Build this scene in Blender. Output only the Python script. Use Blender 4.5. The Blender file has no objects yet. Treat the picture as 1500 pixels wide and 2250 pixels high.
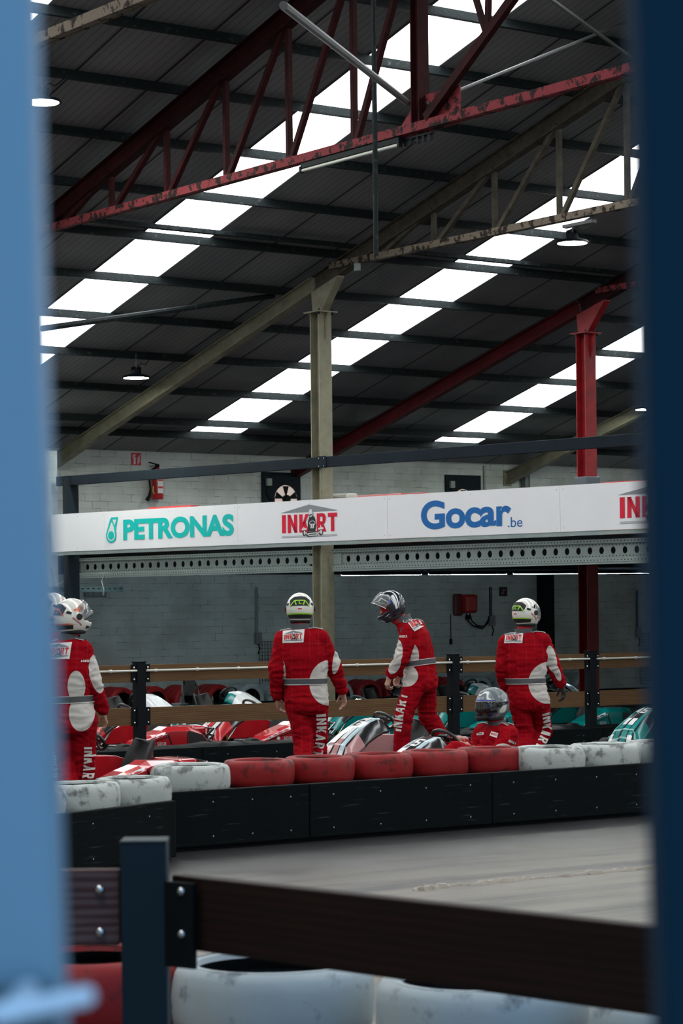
import bpy, bmesh, math, random
from mathutils import Vector, Matrix, noise
from mathutils.bvhtree import BVHTree
random.seed(7)
PI = math.pi
scene = bpy.context.scene
COL = scene.collection

# ------------------------------------------------------------------ camera
FPX = 85 / 36 * 2250
YAW = math.radians(36); SY, CY = math.sin(YAW), math.cos(YAW)
ROLL = math.radians(0.6)
EYE = 1.75
cam_data = bpy.data.cameras.new('camera')
cam = bpy.data.objects.new('camera', cam_data); COL.objects.link(cam)
cam_data.sensor_fit = 'VERTICAL'; cam_data.sensor_height = 36; cam_data.sensor_width = 24
cam_data.lens = 85
cam_data.shift_y = 220 / 2250
cam_data.clip_start = 0.05; cam_data.clip_end = 300
cam.matrix_world = Matrix.Translation((0, 0, EYE)) @ Matrix.Rotation(-YAW, 4, 'Z') @ Matrix.Rotation(PI/2, 4, 'X') @ Matrix.Rotation(-ROLL, 4, 'Z')
cam_data.dof.use_dof = True
cam_data.dof.focus_distance = 23.5
cam_data.dof.aperture_fstop = 7.5
scene.camera = cam

# ------------------------------------------------------------------ world and exposure
world = bpy.data.worlds.new('world'); scene.world = world; world.use_nodes = True
wn = world.node_tree.nodes; wn.clear()
wo = wn.new('ShaderNodeOutputWorld'); wb = wn.new('ShaderNodeBackground')
wb.inputs[0].default_value = (0.26, 0.49, 0.80, 1); wb.inputs[1].default_value = 0.85
world.node_tree.links.new(wb.outputs[0], wo.inputs[0])
SKYLIGHT = 5.0
scene.view_settings.view_transform = 'Standard'
scene.view_settings.look = 'None'
scene.view_settings.exposure = 0.6
scene.view_settings.gamma = 1.0
scene.view_settings.use_curve_mapping = False
try:
    scene.cycles.max_bounces = 8; scene.cycles.diffuse_bounces = 4
    scene.cycles.sample_clamp_indirect = 8
except Exception: pass

# ------------------------------------------------------------------ pixel -> place helpers
def uv(px, py):
    x = px - 750; y = py - 1345; c, s = math.cos(ROLL), math.sin(ROLL)
    return x*c - y*s, x*s + y*c
def ray(px, py):
    u, v = uv(px, py); a = u / FPX
    return Vector((SY + a*CY, CY - a*SY, -v / FPX))
O = Vector((0, 0, EYE))
def at(px, py, D): return O + ray(px, py) * D
def on_plane(px, py, p0, n):
    d = ray(px, py); p0 = Vector(p0); n = Vector(n)
    return O + d * ((p0 - O).dot(n) / d.dot(n))
def onX(px, py, X): return on_plane(px, py, (X, 0, 0), (1, 0, 0))
def onY(px, py, Y): return on_plane(px, py, (0, Y, 0), (0, 1, 0))
def onZ(px, py, Z): return on_plane(px, py, (0, 0, Z), (0, 0, 1))

# ------------------------------------------------------------------ materials
MATS = {}
def new_mat(name):
    m = bpy.data.materials.new(name); m.use_nodes = True; MATS[name] = m
    return m, m.node_tree, m.node_tree.nodes['Principled BSDF']
def N(nt, kind, **kw):
    n = nt.nodes.new(kind)
    for k, v in kw.items(): setattr(n, k, v)
    return n
def pbr(name, col, rough=0.6, metal=0.0, var=0.0, vscale=6.0, bump=0.0, bscale=40.0, col2=None, thr=None, coat=0.0, spec=None, stretch=None, thr_w=0.08):
    """plain paint / metal / plastic with optional noise wear (col2 shows where noise passes thr)"""
    if name in MATS: return MATS[name]
    m, nt, b = new_mat(name)
    b.inputs['Base Color'].default_value = (*col, 1); b.inputs['Roughness'].default_value = rough
    b.inputs['Metallic'].default_value = metal
    if coat: b.inputs['Coat Weight'].default_value = coat; b.inputs['Coat Roughness'].default_value = 0.1
    if spec is not None: b.inputs['Specular IOR Level'].default_value = spec
    tc = N(nt, 'ShaderNodeTexCoord'); vec = tc.outputs['Object']
    if stretch:
        mp = N(nt, 'ShaderNodeMapping'); mp.inputs['Scale'].default_value = stretch
        nt.links.new(vec, mp.inputs['Vector']); vec = mp.outputs['Vector']
    if var or col2:
        nz = N(nt, 'ShaderNodeTexNoise'); nz.inputs['Scale'].default_value = vscale; nz.inputs['Detail'].default_value = 7
        nz.inputs['Roughness'].default_value = 0.62
        nt.links.new(vec, nz.inputs['Vector'])
        cr = N(nt, 'ShaderNodeValToRGB')
        if col2:
            cr.color_ramp.elements[0].position = max(0, thr - thr_w); cr.color_ramp.elements[1].position = min(1, thr + thr_w)
            cr.color_ramp.elements[0].color = (*col, 1); cr.color_ramp.elements[1].color = (*col2, 1)
        else:
            cr.color_ramp.elements[0].position = 0.3; cr.color_ramp.elements[1].position = 0.7
            cr.color_ramp.elements[0].color = (*[c*(1-var) for c in col], 1); cr.color_ramp.elements[1].color = (*[min(1, c*(1+var)) for c in col], 1)
        nt.links.new(nz.outputs['Fac'], cr.inputs['Fac']); nt.links.new(cr.outputs['Color'], b.inputs['Base Color'])
    if bump:
        n2 = N(nt, 'ShaderNodeTexNoise'); n2.inputs['Scale'].default_value = bscale; n2.inputs['Detail'].default_value = 5
        nt.links.new(vec, n2.inputs['Vector'])
        bp = N(nt, 'ShaderNodeBump'); bp.inputs['Strength'].default_value = bump; bp.inputs['Distance'].default_value = 0.02
        nt.links.new(n2.outputs['Fac'], bp.inputs['Height']); nt.links.new(bp.outputs['Normal'], b.inputs['Normal'])
    return m
def emit(name, col, strength):
    m, nt, b = new_mat(name)
    b.inputs['Base Color'].default_value = (*col, 1)
    b.inputs['Emission Color'].default_value = (*col, 1); b.inputs['Emission Strength'].default_value = strength
    return m

# ------------------------------------------------------------------ mesh builder
class MB:
    def __init__(s): s.v = []; s.f = []; s.m = []
    def add(s, vs, fs, mi=0):
        o = len(s.v); s.v += [tuple(x) for x in vs]
        for k, f in enumerate(fs):
            s.f.append(tuple(i + o for i in f)); s.m.append(mi if isinstance(mi, int) else mi[k])
    def box(s, c, size, R=None, mi=0):
        c = Vector(c); hx, hy, hz = [k/2 for k in size]
        vs = [Vector((x*hx, y*hy, z*hz)) for x in (-1, 1) for y in (-1, 1) for z in (-1, 1)]
        if R is not None: vs = [R @ v for v in vs]
        s.add([c + v for v in vs], [(0,1,3,2),(4,6,7,5),(0,4,5,1),(2,3,7,6),(0,2,6,4),(1,5,7,3)], mi)
    def bar(s, p, q, w, h, up=(0,0,1), mi=0):
        """rectangular bar from p to q, w across, h along up"""
        p, q = Vector(p), Vector(q); d = (q-p).normalized(); up = Vector(up)
        x = d.cross(up)
        if x.length < 1e-4: x = d.cross(Vector((1, 0, 0)))
        x.normalize(); u = x.cross(d).normalized()
        vs = [e + x*a*w/2 + u*b*h/2 for e in (p, q) for a, b in ((-1,-1),(1,-1),(1,1),(-1,1))]
        s.add(vs, [(0,3,2,1),(4,5,6,7),(0,1,5,4),(1,2,6,5),(2,3,7,6),(3,0,4,7)], mi)
    def ibeam(s, p, q, w, h, tf=0.014, tw=0.01, up=(0,0,1), mi=0):
        p, q = Vector(p), Vector(q); d = (q-p).normalized(); up = Vector(up)
        x = d.cross(up).normalized(); u = x.cross(d).normalized()
        for sg in (-1, 1):
            o = u*sg*(h/2 - tf/2); s.bar(p+o, q+o, w, tf, u, mi)
        s.bar(p, q, tw, h-2*tf, u, mi)
    def angle(s, p, q, w, t=0.008, up=(0,0,1), mi=0):
        p, q = Vector(p), Vector(q); d = (q-p).normalized(); up = Vector(up)
        x = d.cross(up)
        if x.length < 1e-4: x = d.cross(Vector((1, 0, 0)))
        x.normalize(); u = x.cross(d).normalized()
        s.bar(p, q, w, t, u, mi); s.bar(p+u*w/2-x*w/2, q+u*w/2-x*w/2, t, w, u, mi)
    def tube(s, pts, r, n=10, mi=0, caps=True, closed=False):
        pts = [Vector(p) for p in pts]; k = len(pts); rr = r if isinstance(r, (list, tuple)) else [r]*k
        rings = []; px = None
        for i, p in enumerate(pts):
            a = pts[(i-1) % k] if (i > 0 or closed) else p; b = pts[(i+1) % k] if (i < k-1 or closed) else p
            d = (b-a).normalized()
            if px is None:
                px = d.cross(Vector((0, 0, 1)))
                if px.length < 1e-3: px = d.cross(Vector((0, 1, 0)))
            px = (px - d*px.dot(d)).normalized(); py = d.cross(px)
            rings.append([p + (px*math.cos(2*PI*j/n) + py*math.sin(2*PI*j/n))*rr[i] for j in range(n)])
        s.rings(rings, mi, caps and not closed, closed)
    def rings(s, rings, mi=0, caps=True, closed=False):
        n = len(rings[0]); k = len(rings); fs = []
        for i in range(k if closed else k-1):
            a = i*n; b = ((i+1) % k)*n
            for j in range(n): fs.append((a+j, a+(j+1) % n, b+(j+1) % n, b+j))
        if caps: fs.append(tuple(range(n))[::-1]); fs.append(tuple(range((k-1)*n, k*n)))
        s.add([v for r in rings for v in r], fs, mi)
    def lathe(s, prof, M=None, n=32, mi=0, closed=False):
        """prof = (r, z) about z"""
        rings = [[Vector((r*math.cos(2*PI*j/n), r*math.sin(2*PI*j/n), z)) for j in range(n)] for r, z in prof]
        if M is not None: rings = [[M @ v for v in r] for r in rings]
        s.rings(rings, mi, not closed, closed)
    def ball(s, c, r, n=10, mi=0, sc=(1,1,1), M=None):
        prof = []
        for i in range(1, n): a = -PI/2 + PI*i/n; prof.append((math.cos(a), math.sin(a)))
        T = Matrix.Translation(c) @ (M.to_4x4() if M is not None else Matrix.Identity(4)) @ Matrix.Diagonal((r*sc[0], r*sc[1], r*sc[2], 1))
        s.lathe(prof, T, 2*n, mi)
    def prism(s, poly, M, d, mi=0):
        """2-D polygon in local xy, thickness d along +z, placed by M"""
        n = len(poly)
        vs = [M @ Vector((x, y, z)) for z in (0, d) for x, y in poly]
        s.add(vs, [tuple(range(n))[::-1], tuple(range(n, 2*n))] + [(i, (i+1) % n, n+(i+1) % n, n+i) for i in range(n)], mi)
    def build(s, name, mats, parent=None, smooth=False, bevel=0, M=None):
        me = bpy.data.meshes.new(name); me.from_pydata(s.v, [], s.f)
        if not isinstance(mats, (list, tuple)): mats = [mats]
        for m in mats: me.materials.append(m)
        me.polygons.foreach_set('material_index', s.m)
        bm = bmesh.new(); bm.from_mesh(me); bmesh.ops.recalc_face_normals(bm, faces=bm.faces); bm.to_mesh(me); bm.free()
        if smooth:
            me.polygons.foreach_set('use_smooth', [True]*len(me.polygons))
            try: me.set_sharp_from_angle(angle=math.radians(38))
            except Exception: pass
        me.update()
        o = bpy.data.objects.new(name, me); COL.objects.link(o)
        if parent is not None: o.parent = parent
        if M is not None: o.matrix_local = M
        if bevel:
            bv = o.modifiers.new('bevel', 'BEVEL'); bv.width = bevel; bv.segments = 2; bv.limit_method = 'ANGLE'
        return o

def empty(name, loc=(0,0,0), rz=0.0):
    o = bpy.data.objects.new(name, None); COL.objects.link(o); o.location = loc; o.rotation_euler = (0, 0, rz)
    o.empty_display_size = 0.1
    return o
def tag(o, label=None, cat=None, group=None, kind=None):
    if label: o['label'] = label
    if cat: o['category'] = cat
    if group: o['group'] = group
    if kind: o['kind'] = kind
    return o
def copy_tree(o, parent=None):
    c = o.copy(); COL.objects.link(c); c.parent = parent
    for ch in list(o.children): copy_tree(ch, c)
    return c
ORD = ['first', 'second', 'third', 'fourth', 'fifth', 'sixth', 'seventh', 'eighth', 'ninth', 'tenth', 'eleventh', 'twelfth', 'thirteenth', 'fourteenth', 'fifteenth']

# ------------------------------------------------------------------ lettering
def quad(a, b, c, d): return [a, b, c, d]
GL = {  # heavy block letters, convex pieces in a cell 1 high; value = (width, pieces)
 'I': (0.26, [[(0,0),(.26,0),(.26,1),(0,1)]]),
 'N': (0.66, [[(0,0),(.22,0),(.22,1),(0,1)], [(.44,0),(.66,0),(.66,1),(.44,1)], [(.19,1),(.0,1),(.47,0),(.66,0)]]),
 'K': (0.66, [[(0,0),(.23,0),(.23,1),(0,1)], [(.2,.38),(.43,1),(.66,1),(.3,.28)], [(.22,.56),(.4,.66),(.68,0),(.43,0)]]),
 'A': (0.66, [[(0,0),(.22,0),(.4,1),(.23,1)], [(.44,0),(.66,0),(.43,1),(.26,1)], [(.14,.2),(.52,.2),(.48,.38),(.18,.38)]]),
 'R': (0.62, [[(0,0),(.22,0),(.22,1),(0,1)], [(.2,.82),(.5,.82),(.42,1),(.2,1)], [(.38,.95),(.42,1),(.54,.95),(.6,.82),(.6,.62),(.38,.62)], [(.38,.62),(.6,.62),(.54,.46),(.42,.4),(.38,.42)], [(.2,.4),(.42,.4),(.46,.56),(.2,.56)], [(.24,.44),(.44,.44),(.64,0),(.4,0)]]),
 'T': (0.60, [[(0,.78),(.6,.78),(.6,1),(0,1)], [(.19,0),(.41,0),(.41,.8),(.19,.8)]]),
 'S': (0.8, [[(0,0),(.8,0),(.8,.2),(0,.2)], [(0,.4),(.8,.4),(.8,.6),(0,.6)], [(0,.8),(.8,.8),(.8,1),(0,1)], [(0,.5),(.2,.5),(.2,1),(0,1)], [(.6,0),(.8,0),(.8,.5),(.6,.5)]]),
 'O': (0.8, [[(0,0),(.8,0),(.8,.2),(0,.2)], [(0,.8),(.8,.8),(.8,1),(0,1)], [(0,0),(.2,0),(.2,1),(0,1)], [(.6,0),(.8,0),(.8,1),(.6,1)]]),
 'D': (0.8, [[(0,0),(.7,0),(.8,.2),(0,.2)], [(0,.8),(.8,.8),(.7,1),(0,1)], [(0,0),(.2,0),(.2,1),(0,1)], [(.6,.1),(.8,.2),(.8,.8),(.6,.9)]]),
 'X': (0.6, [[(0,0),(.22,0),(.6,1),(.38,1)], [(.38,0),(.6,0),(.22,1),(0,1)]]),
 'E': (0.55, [[(0,0),(.55,0),(.55,.2),(0,.2)], [(0,.4),(.5,.4),(.5,.6),(0,.6)], [(0,.8),(.55,.8),(.55,1),(0,1)], [(0,0),(.2,0),(.2,1),(0,1)]]),
 'B': (0.58, [[(0,0),(.5,0),(.58,.18),(0,.18)], [(0,.41),(.54,.41),(.54,.59),(0,.59)], [(0,.82),(.58,.82),(.5,1),(0,1)], [(0,0),(.2,0),(.2,1),(0,1)], [(.38,.1),(.58,.15),(.58,.42),(.38,.5)], [(.38,.5),(.58,.56),(.58,.86),(.38,.9)]]),
 'L': (0.5, [[(0,0),(.24,0),(.24,1),(0,1)], [(0,0),(.5,0),(.5,.22),(0,.22)]]),
 '4': (0.6, [[(.36,0),(.56,0),(.56,1),(.36,1)], [(0,.22),(.62,.22),(.62,.4),(0,.4)], [(0,.36),(.2,.36),(.5,1),(.3,1)]]),
 '5': (0.6, [[(0,0),(.5,0),(.6,.2),(0,.2)], [(0,.42),(.6,.42),(.5,.6),(0,.6)], [(0,.8),(.6,.8),(.6,1),(0,1)], [(0,.45),(.2,.45),(.2,1),(0,1)], [(.4,.1),(.6,.15),(.6,.5),(.4,.5)]]),
 '1': (0.3, [[(.1,0),(.3,0),(.3,1),(.1,1)], [(0,.7),(.12,.7),(.16,1),(0,.85)]]),
 '6': (0.6, [[(0,0),(.6,0),(.6,.2),(0,.2)], [(0,.4),(.6,.4),(.6,.6),(0,.6)], [(0,.8),(.6,.8),(.6,1),(0,1)], [(0,0),(.2,0),(.2,1),(0,1)], [(.4,0),(.6,0),(.6,.6),(.4,.6)]]),
 '.': (0.2, [[(0,0),(.2,0),(.2,.2),(0,.2)]]),
}
def word(txt, h=1.0, gap=0.12, xs=1.0):
    """list of 2-D convex polygons, centred on the origin"""
    x = 0; out = []
    for ch in txt:
        if ch == ' ': x += 0.4; continue
        w, ps = GL[ch]
        for p in ps: out.append([((x+a)*h*xs, b*h) for a, b in p])
        x += w + gap
    W = (x-gap)*h*xs
    return [[(a-W/2, b-h/2) for a, b in p] for p in out], W
def curve_text(txt, size, offset=0.0, shear=0.0):
    """text as a flat mesh (verts, faces) in xy"""
    cu = bpy.data.curves.new('t', 'FONT'); cu.body = txt; cu.size = size; cu.offset = offset; cu.shear = shear
    cu.resolution_u = 6; cu.space_character = .97; cu.fill_mode = 'FRONT' if hasattr(cu, 'fill_mode') else cu.fill_mode
    o = bpy.data.objects.new('t', cu); COL.objects.link(o)
    bpy.context.view_layer.update()
    me = bpy.data.meshes.new_from_object(o.evaluated_get(bpy.context.evaluated_depsgraph_get()))
    vs = [v.co.copy() for v in me.vertices]; fs = [tuple(p.vertices) for p in me.polygons]
    bpy.data.objects.remove(o); bpy.data.curves.remove(cu); bpy.data.meshes.remove(me)
    return vs, fs
def text_fit(mb, txt, M, x0, x1, y0, y1, offset=0.0, mi=0):
    """lay text so that its bounding box fills x0..x1, y0..y1 of plane M"""
    vs, fs = curve_text(txt, 1.0, offset)
    ax = min(v.x for v in vs); bx = max(v.x for v in vs); ay = min(v.y for v in vs); by = max(v.y for v in vs)
    mb.add([M @ Vector((x0+(v.x-ax)/(bx-ax)*(x1-x0), y0+(v.y-ay)/(by-ay)*(y1-y0), 0)) for v in vs], fs, mi)

def project(name, bvh, layers, origin, ux, uy, dirn, mats, parent, cell=0.02, off=0.004, smooth=True, jump=0.06):
    """layers: list of (polys2d, material index, extra lift). Prints flat artwork on to a surface along dirn."""
    origin, ux, uy, dirn = Vector(origin), Vector(ux), Vector(uy), Vector(dirn).normalized()
    V = []; Fc = []; MI = []
    for polys, mi, lift in layers:
        for poly in polys:
            bm = bmesh.new()
            try: bm.faces.new([bm.verts.new((x, y, 0)) for x, y in poly])
            except Exception: bm.free(); continue
            xs = [p[0] for p in poly]; ys = [p[1] for p in poly]
            for ax, lo, hi in ((0, min(xs), max(xs)), (1, min(ys), max(ys))):
                k = int((hi-lo)/cell)
                for i in range(1, k+1):
                    c = lo + (hi-lo)*i/(k+1); co = (c, 0, 0) if ax == 0 else (0, c, 0); no = (1, 0, 0) if ax == 0 else (0, 1, 0)
                    bmesh.ops.bisect_plane(bm, geom=bm.verts[:]+bm.edges[:]+bm.faces[:], plane_co=co, plane_no=no)
            bm.verts.ensure_lookup_table(); idx = {}
            for v in bm.verts:
                p = origin + ux*v.co.x + uy*v.co.y
                hit = bvh.ray_cast(p - dirn*1.0, dirn, 3.0)
                if hit[0] is None: continue
                nn = hit[1]
                if nn.dot(dirn) > 0: nn = -nn
                idx[v] = (len(V), (hit[0]-p).dot(dirn)); V.append(tuple(hit[0] + nn*(off+lift)))
            for f in bm.faces:
                if all(v in idx for v in f.verts):
                    ds = [idx[v][1] for v in f.verts]
                    if max(ds)-min(ds) < jump: Fc.append(tuple(idx[v][0] for v in f.verts)); MI.append(mi)
            bm.free()
    if not Fc: return None
    mb = MB(); mb.v = V; mb.f = Fc; mb.m = MI
    me = bpy.data.meshes.new(name); me.from_pydata(V, [], Fc)
    for m in (mats if isinstance(mats, (list, tuple)) else [mats]): me.materials.append(m)
    me.polygons.foreach_set('material_index', MI)
    if smooth: me.polygons.foreach_set('use_smooth', [True]*len(Fc))
    me.update(); o = bpy.data.objects.new(name, me); COL.objects.link(o); o.parent = parent
    return o
def bvh_of(o):
    return BVHTree.FromPolygons([v.co for v in o.data.vertices], [tuple(p.vertices) for p in o.data.polygons])
def ell(cx, cy, rx, ry, n=20, a0=0, a1=2*PI, rot=0):
    out = []
    for i in range(n):
        a = a0 + (a1-a0)*i/(n if a1-a0 > 6.28 else n-1); x, y = rx*math.cos(a), ry*math.sin(a)
        out.append((cx + x*math.cos(rot) - y*math.sin(rot), cy + x*math.sin(rot) + y*math.cos(rot)))
    return out
def logo_layers(W, base=0.0):
    """the house-roof lettering logo, W wide, centred: 0 red, 1 grey, 2 black, 3 white"""
    wp, w0 = word('INK RT', 1.0, 0.12); k = W*0.97/w0; h = 0.30*W
    red = [[(x*k, y*h) for x, y in p] for p in wp]
    L = [([[(-W*.5, h*.62), (W*.5, h*.62), (0, h*1.12)]], 1, base), ([[(-W*.5, -h*.78), (W*.5, -h*.78), (W*.5, -h*.64), (-W*.5, -h*.64)]], 1, base), (red, 0, base)]
    c = W*.045
    L.append(([[(c-.03*W, h*.55), (c+.05*W, h*.5), (c+.07*W, 0), (c-.02*W, -.1*h)]], 0, base))
    L.append(([[(c-.07*W, -h*.55), (c+.07*W, -h*.55), (c+.09*W, -.1*h), (c+.04*W, .42*h), (c-.04*W, .42*h), (c-.07*W, -.1*h)]], 2, base+.001))
    L.append(([ell(c-.13*W, -h*.6, .022*W, .038*W*1.1), ell(c+.15*W, -h*.58, .022*W, .04*W*1.1)], 2, base+.001))
    L.append(([[(c-.15*W, -h*.5), (c+.15*W, -h*.47), (c+.15*W, -h*.38), (c-.15*W, -h*.42)], [(c-.1*W, -h*.78), (c+.1*W, -h*.76), (c+.12*W, -h*.6), (c-.12*W, -h*.62)]], 2, base+.001))
    L.append(([ell(c-.01*W, h*.62, .032*W, .05*W), [(c-.025*W, -h*.3), (c+.025*W, -h*.3), (c+.025*W, 0), (c-.025*W, 0)],
               [(c-.08*W, -h*.7), (c+.08*W, -h*.7), (c+.08*W, -h*.65), (c-.08*W, -h*.65)], ell(c+.02*W, h*.05, .02*W, .02*W, 10)], 3, base+.002))
    return L

# ------------------------------------------------------------------ palette
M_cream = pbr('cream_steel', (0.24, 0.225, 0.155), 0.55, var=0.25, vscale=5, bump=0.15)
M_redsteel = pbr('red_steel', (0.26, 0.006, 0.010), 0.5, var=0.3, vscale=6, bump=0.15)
M_redraft = pbr('shade_toned_red_steel', (0.085, 0.005, 0.008), 0.6, spec=.2, var=0.3, vscale=6, bump=0.15)  # darker copy of the red steel, shade under the roof in its colour
M_redtruss = pbr('backlit_red_truss_steel', (0.030, 0.0045, 0.006), 0.7, spec=.15, var=0.4, vscale=6, bump=0.15)  # red steel darkened in colour to give the backlit silhouette
M_creamtruss = pbr('backlit_cream_truss_steel', (0.075, 0.066, 0.050), 0.7, spec=.2, var=0.4, vscale=7, bump=0.2)  # cream steel with the backlit darkness painted into its colour
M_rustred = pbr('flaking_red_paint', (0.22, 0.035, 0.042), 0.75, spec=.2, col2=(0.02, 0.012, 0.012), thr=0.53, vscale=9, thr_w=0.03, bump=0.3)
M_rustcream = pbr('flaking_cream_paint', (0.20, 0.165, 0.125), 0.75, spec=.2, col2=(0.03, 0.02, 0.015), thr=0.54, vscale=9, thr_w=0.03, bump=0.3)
M_purlin = pbr('purlin_steel', (0.010, 0.015, 0.016), 0.7, spec=.2, col2=(0.06, 0.07, 0.065), thr=0.66, vscale=14, bump=0.2)
M_darkbeam = pbr('dark_blue_beam', (0.011, 0.018, 0.025), 0.6, spec=.12, var=0.2, vscale=3)
M_black = pbr('black_steel', (0.005, 0.007, 0.009), 0.55, spec=.12, bump=0.05)
M_blackpl = pbr('black_plastic', (0.014, 0.016, 0.017), 0.32, var=0.3, vscale=8, bump=0.08)
M_rubber = pbr('rubber', (0.012, 0.012, 0.013), 0.75)
M_chrome = pbr('chrome', (0.7, 0.7, 0.7), 0.22, metal=1.0)
M_galv = pbr('galvanised_steel', (0.30, 0.36, 0.34), 0.5, metal=0.2, var=0.12, vscale=4)
M_white = pbr('white_board', (0.86, 0.85, 0.87), 0.4, var=0.02, vscale=1.5)
M_teal = pbr('teal_print', (0.0, 0.52, 0.48), 0.4)
M_blue = pbr('blue_print', (0.0, 0.13, 0.42), 0.4)
M_redp = pbr('red_print', (0.72, 0.0, 0.03), 0.4)
M_greyp = pbr('grey_print', (0.25, 0.27, 0.28), 0.4)
M_lgreyp = pbr('light_grey_print', (0.5, 0.5, 0.51), 0.4)
M_blackp = pbr('black_print', (0.02, 0.02, 0.022), 0.4)
M_whitep = pbr('white_print', (0.78, 0.78, 0.76), 0.45)
M_pipe = pbr('white_pipe', (0.62, 0.62, 0.56), 0.4)
M_redbox = pbr('red_enamel', (0.5, 0.02, 0.02), 0.35)
M_skylight = emit('skylight_sheet', (0.95, 0.98, 1.0), SKYLIGHT)
M_lamp = emit('lamp_glow', (0.90, 1.0, 0.86), 170.0)
M_tube = emit('tube_glow', (0.66, 0.88, 1.0), 42.0)
M_doorblue = pbr('blue_door_paint', (0.22, 0.32, 0.38), 0.5, var=0.04, vscale=1.2)
M_frameshade = pbr('shaded_blue_frame', (0.007, 0.026, 0.040), 0.8, spec=.1, var=0.05, vscale=2)  # shade of the inward-facing jamb is put into this darker blue

def timber(name, c1, c2, rough=0.6):
    m, nt, b = new_mat(name)
    tc = N(nt, 'ShaderNodeTexCoord'); mp = N(nt, 'ShaderNodeMapping'); mp.inputs['Scale'].default_value = (0.7, 0.7, 9)
    nt.links.new(tc.outputs['Object'], mp.inputs['Vector'])
    nz = N(nt, 'ShaderNodeTexNoise'); nz.inputs['Scale'].default_value = 2.2; nz.inputs['Detail'].default_value = 5; nz.inputs['Distortion'].default_value = 1.6
    wv = N(nt, 'ShaderNodeTexWave', bands_direction='Z'); wv.inputs['Scale'].default_value = 1.6; wv.inputs['Distortion'].default_value = 5; wv.inputs['Detail'].default_value = 3
    nt.links.new(mp.outputs[0], nz.inputs['Vector']); nt.links.new(mp.outputs[0], wv.inputs['Vector'])
    mx = N(nt, 'ShaderNodeMath', operation='MULTIPLY_ADD'); mx.inputs[1].default_value = 0.45
    nt.links.new(wv.outputs['Fac'], mx.inputs[0]); nt.links.new(nz.outputs['Fac'], mx.inputs[2])
    cr = N(nt, 'ShaderNodeValToRGB'); cr.color_ramp.elements[0].position = 0.4; cr.color_ramp.elements[1].position = 0.95
    cr.color_ramp.elements[0].color = (*c1, 1); cr.color_ramp.elements[1].color = (*c2, 1)
    nt.links.new(mx.outputs[0], cr.inputs['Fac']); nt.links.new(cr.outputs[0], b.inputs['Base Color'])
    b.inputs['Roughness'].default_value = rough; b.inputs['Specular IOR Level'].default_value = .15
    return m
M_wood = timber('pine_board', (0.165, 0.095, 0.044), (0.10, 0.055, 0.026))
M_darkwood = timber('dark_stained_board', (0.024, 0.010, 0.007), (0.014, 0.006, 0.005), 0.55)
M_greywood = timber('grey_brown_board', (0.15, 0.10, 0.10), (0.07, 0.035, 0.035), 0.6)

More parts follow.
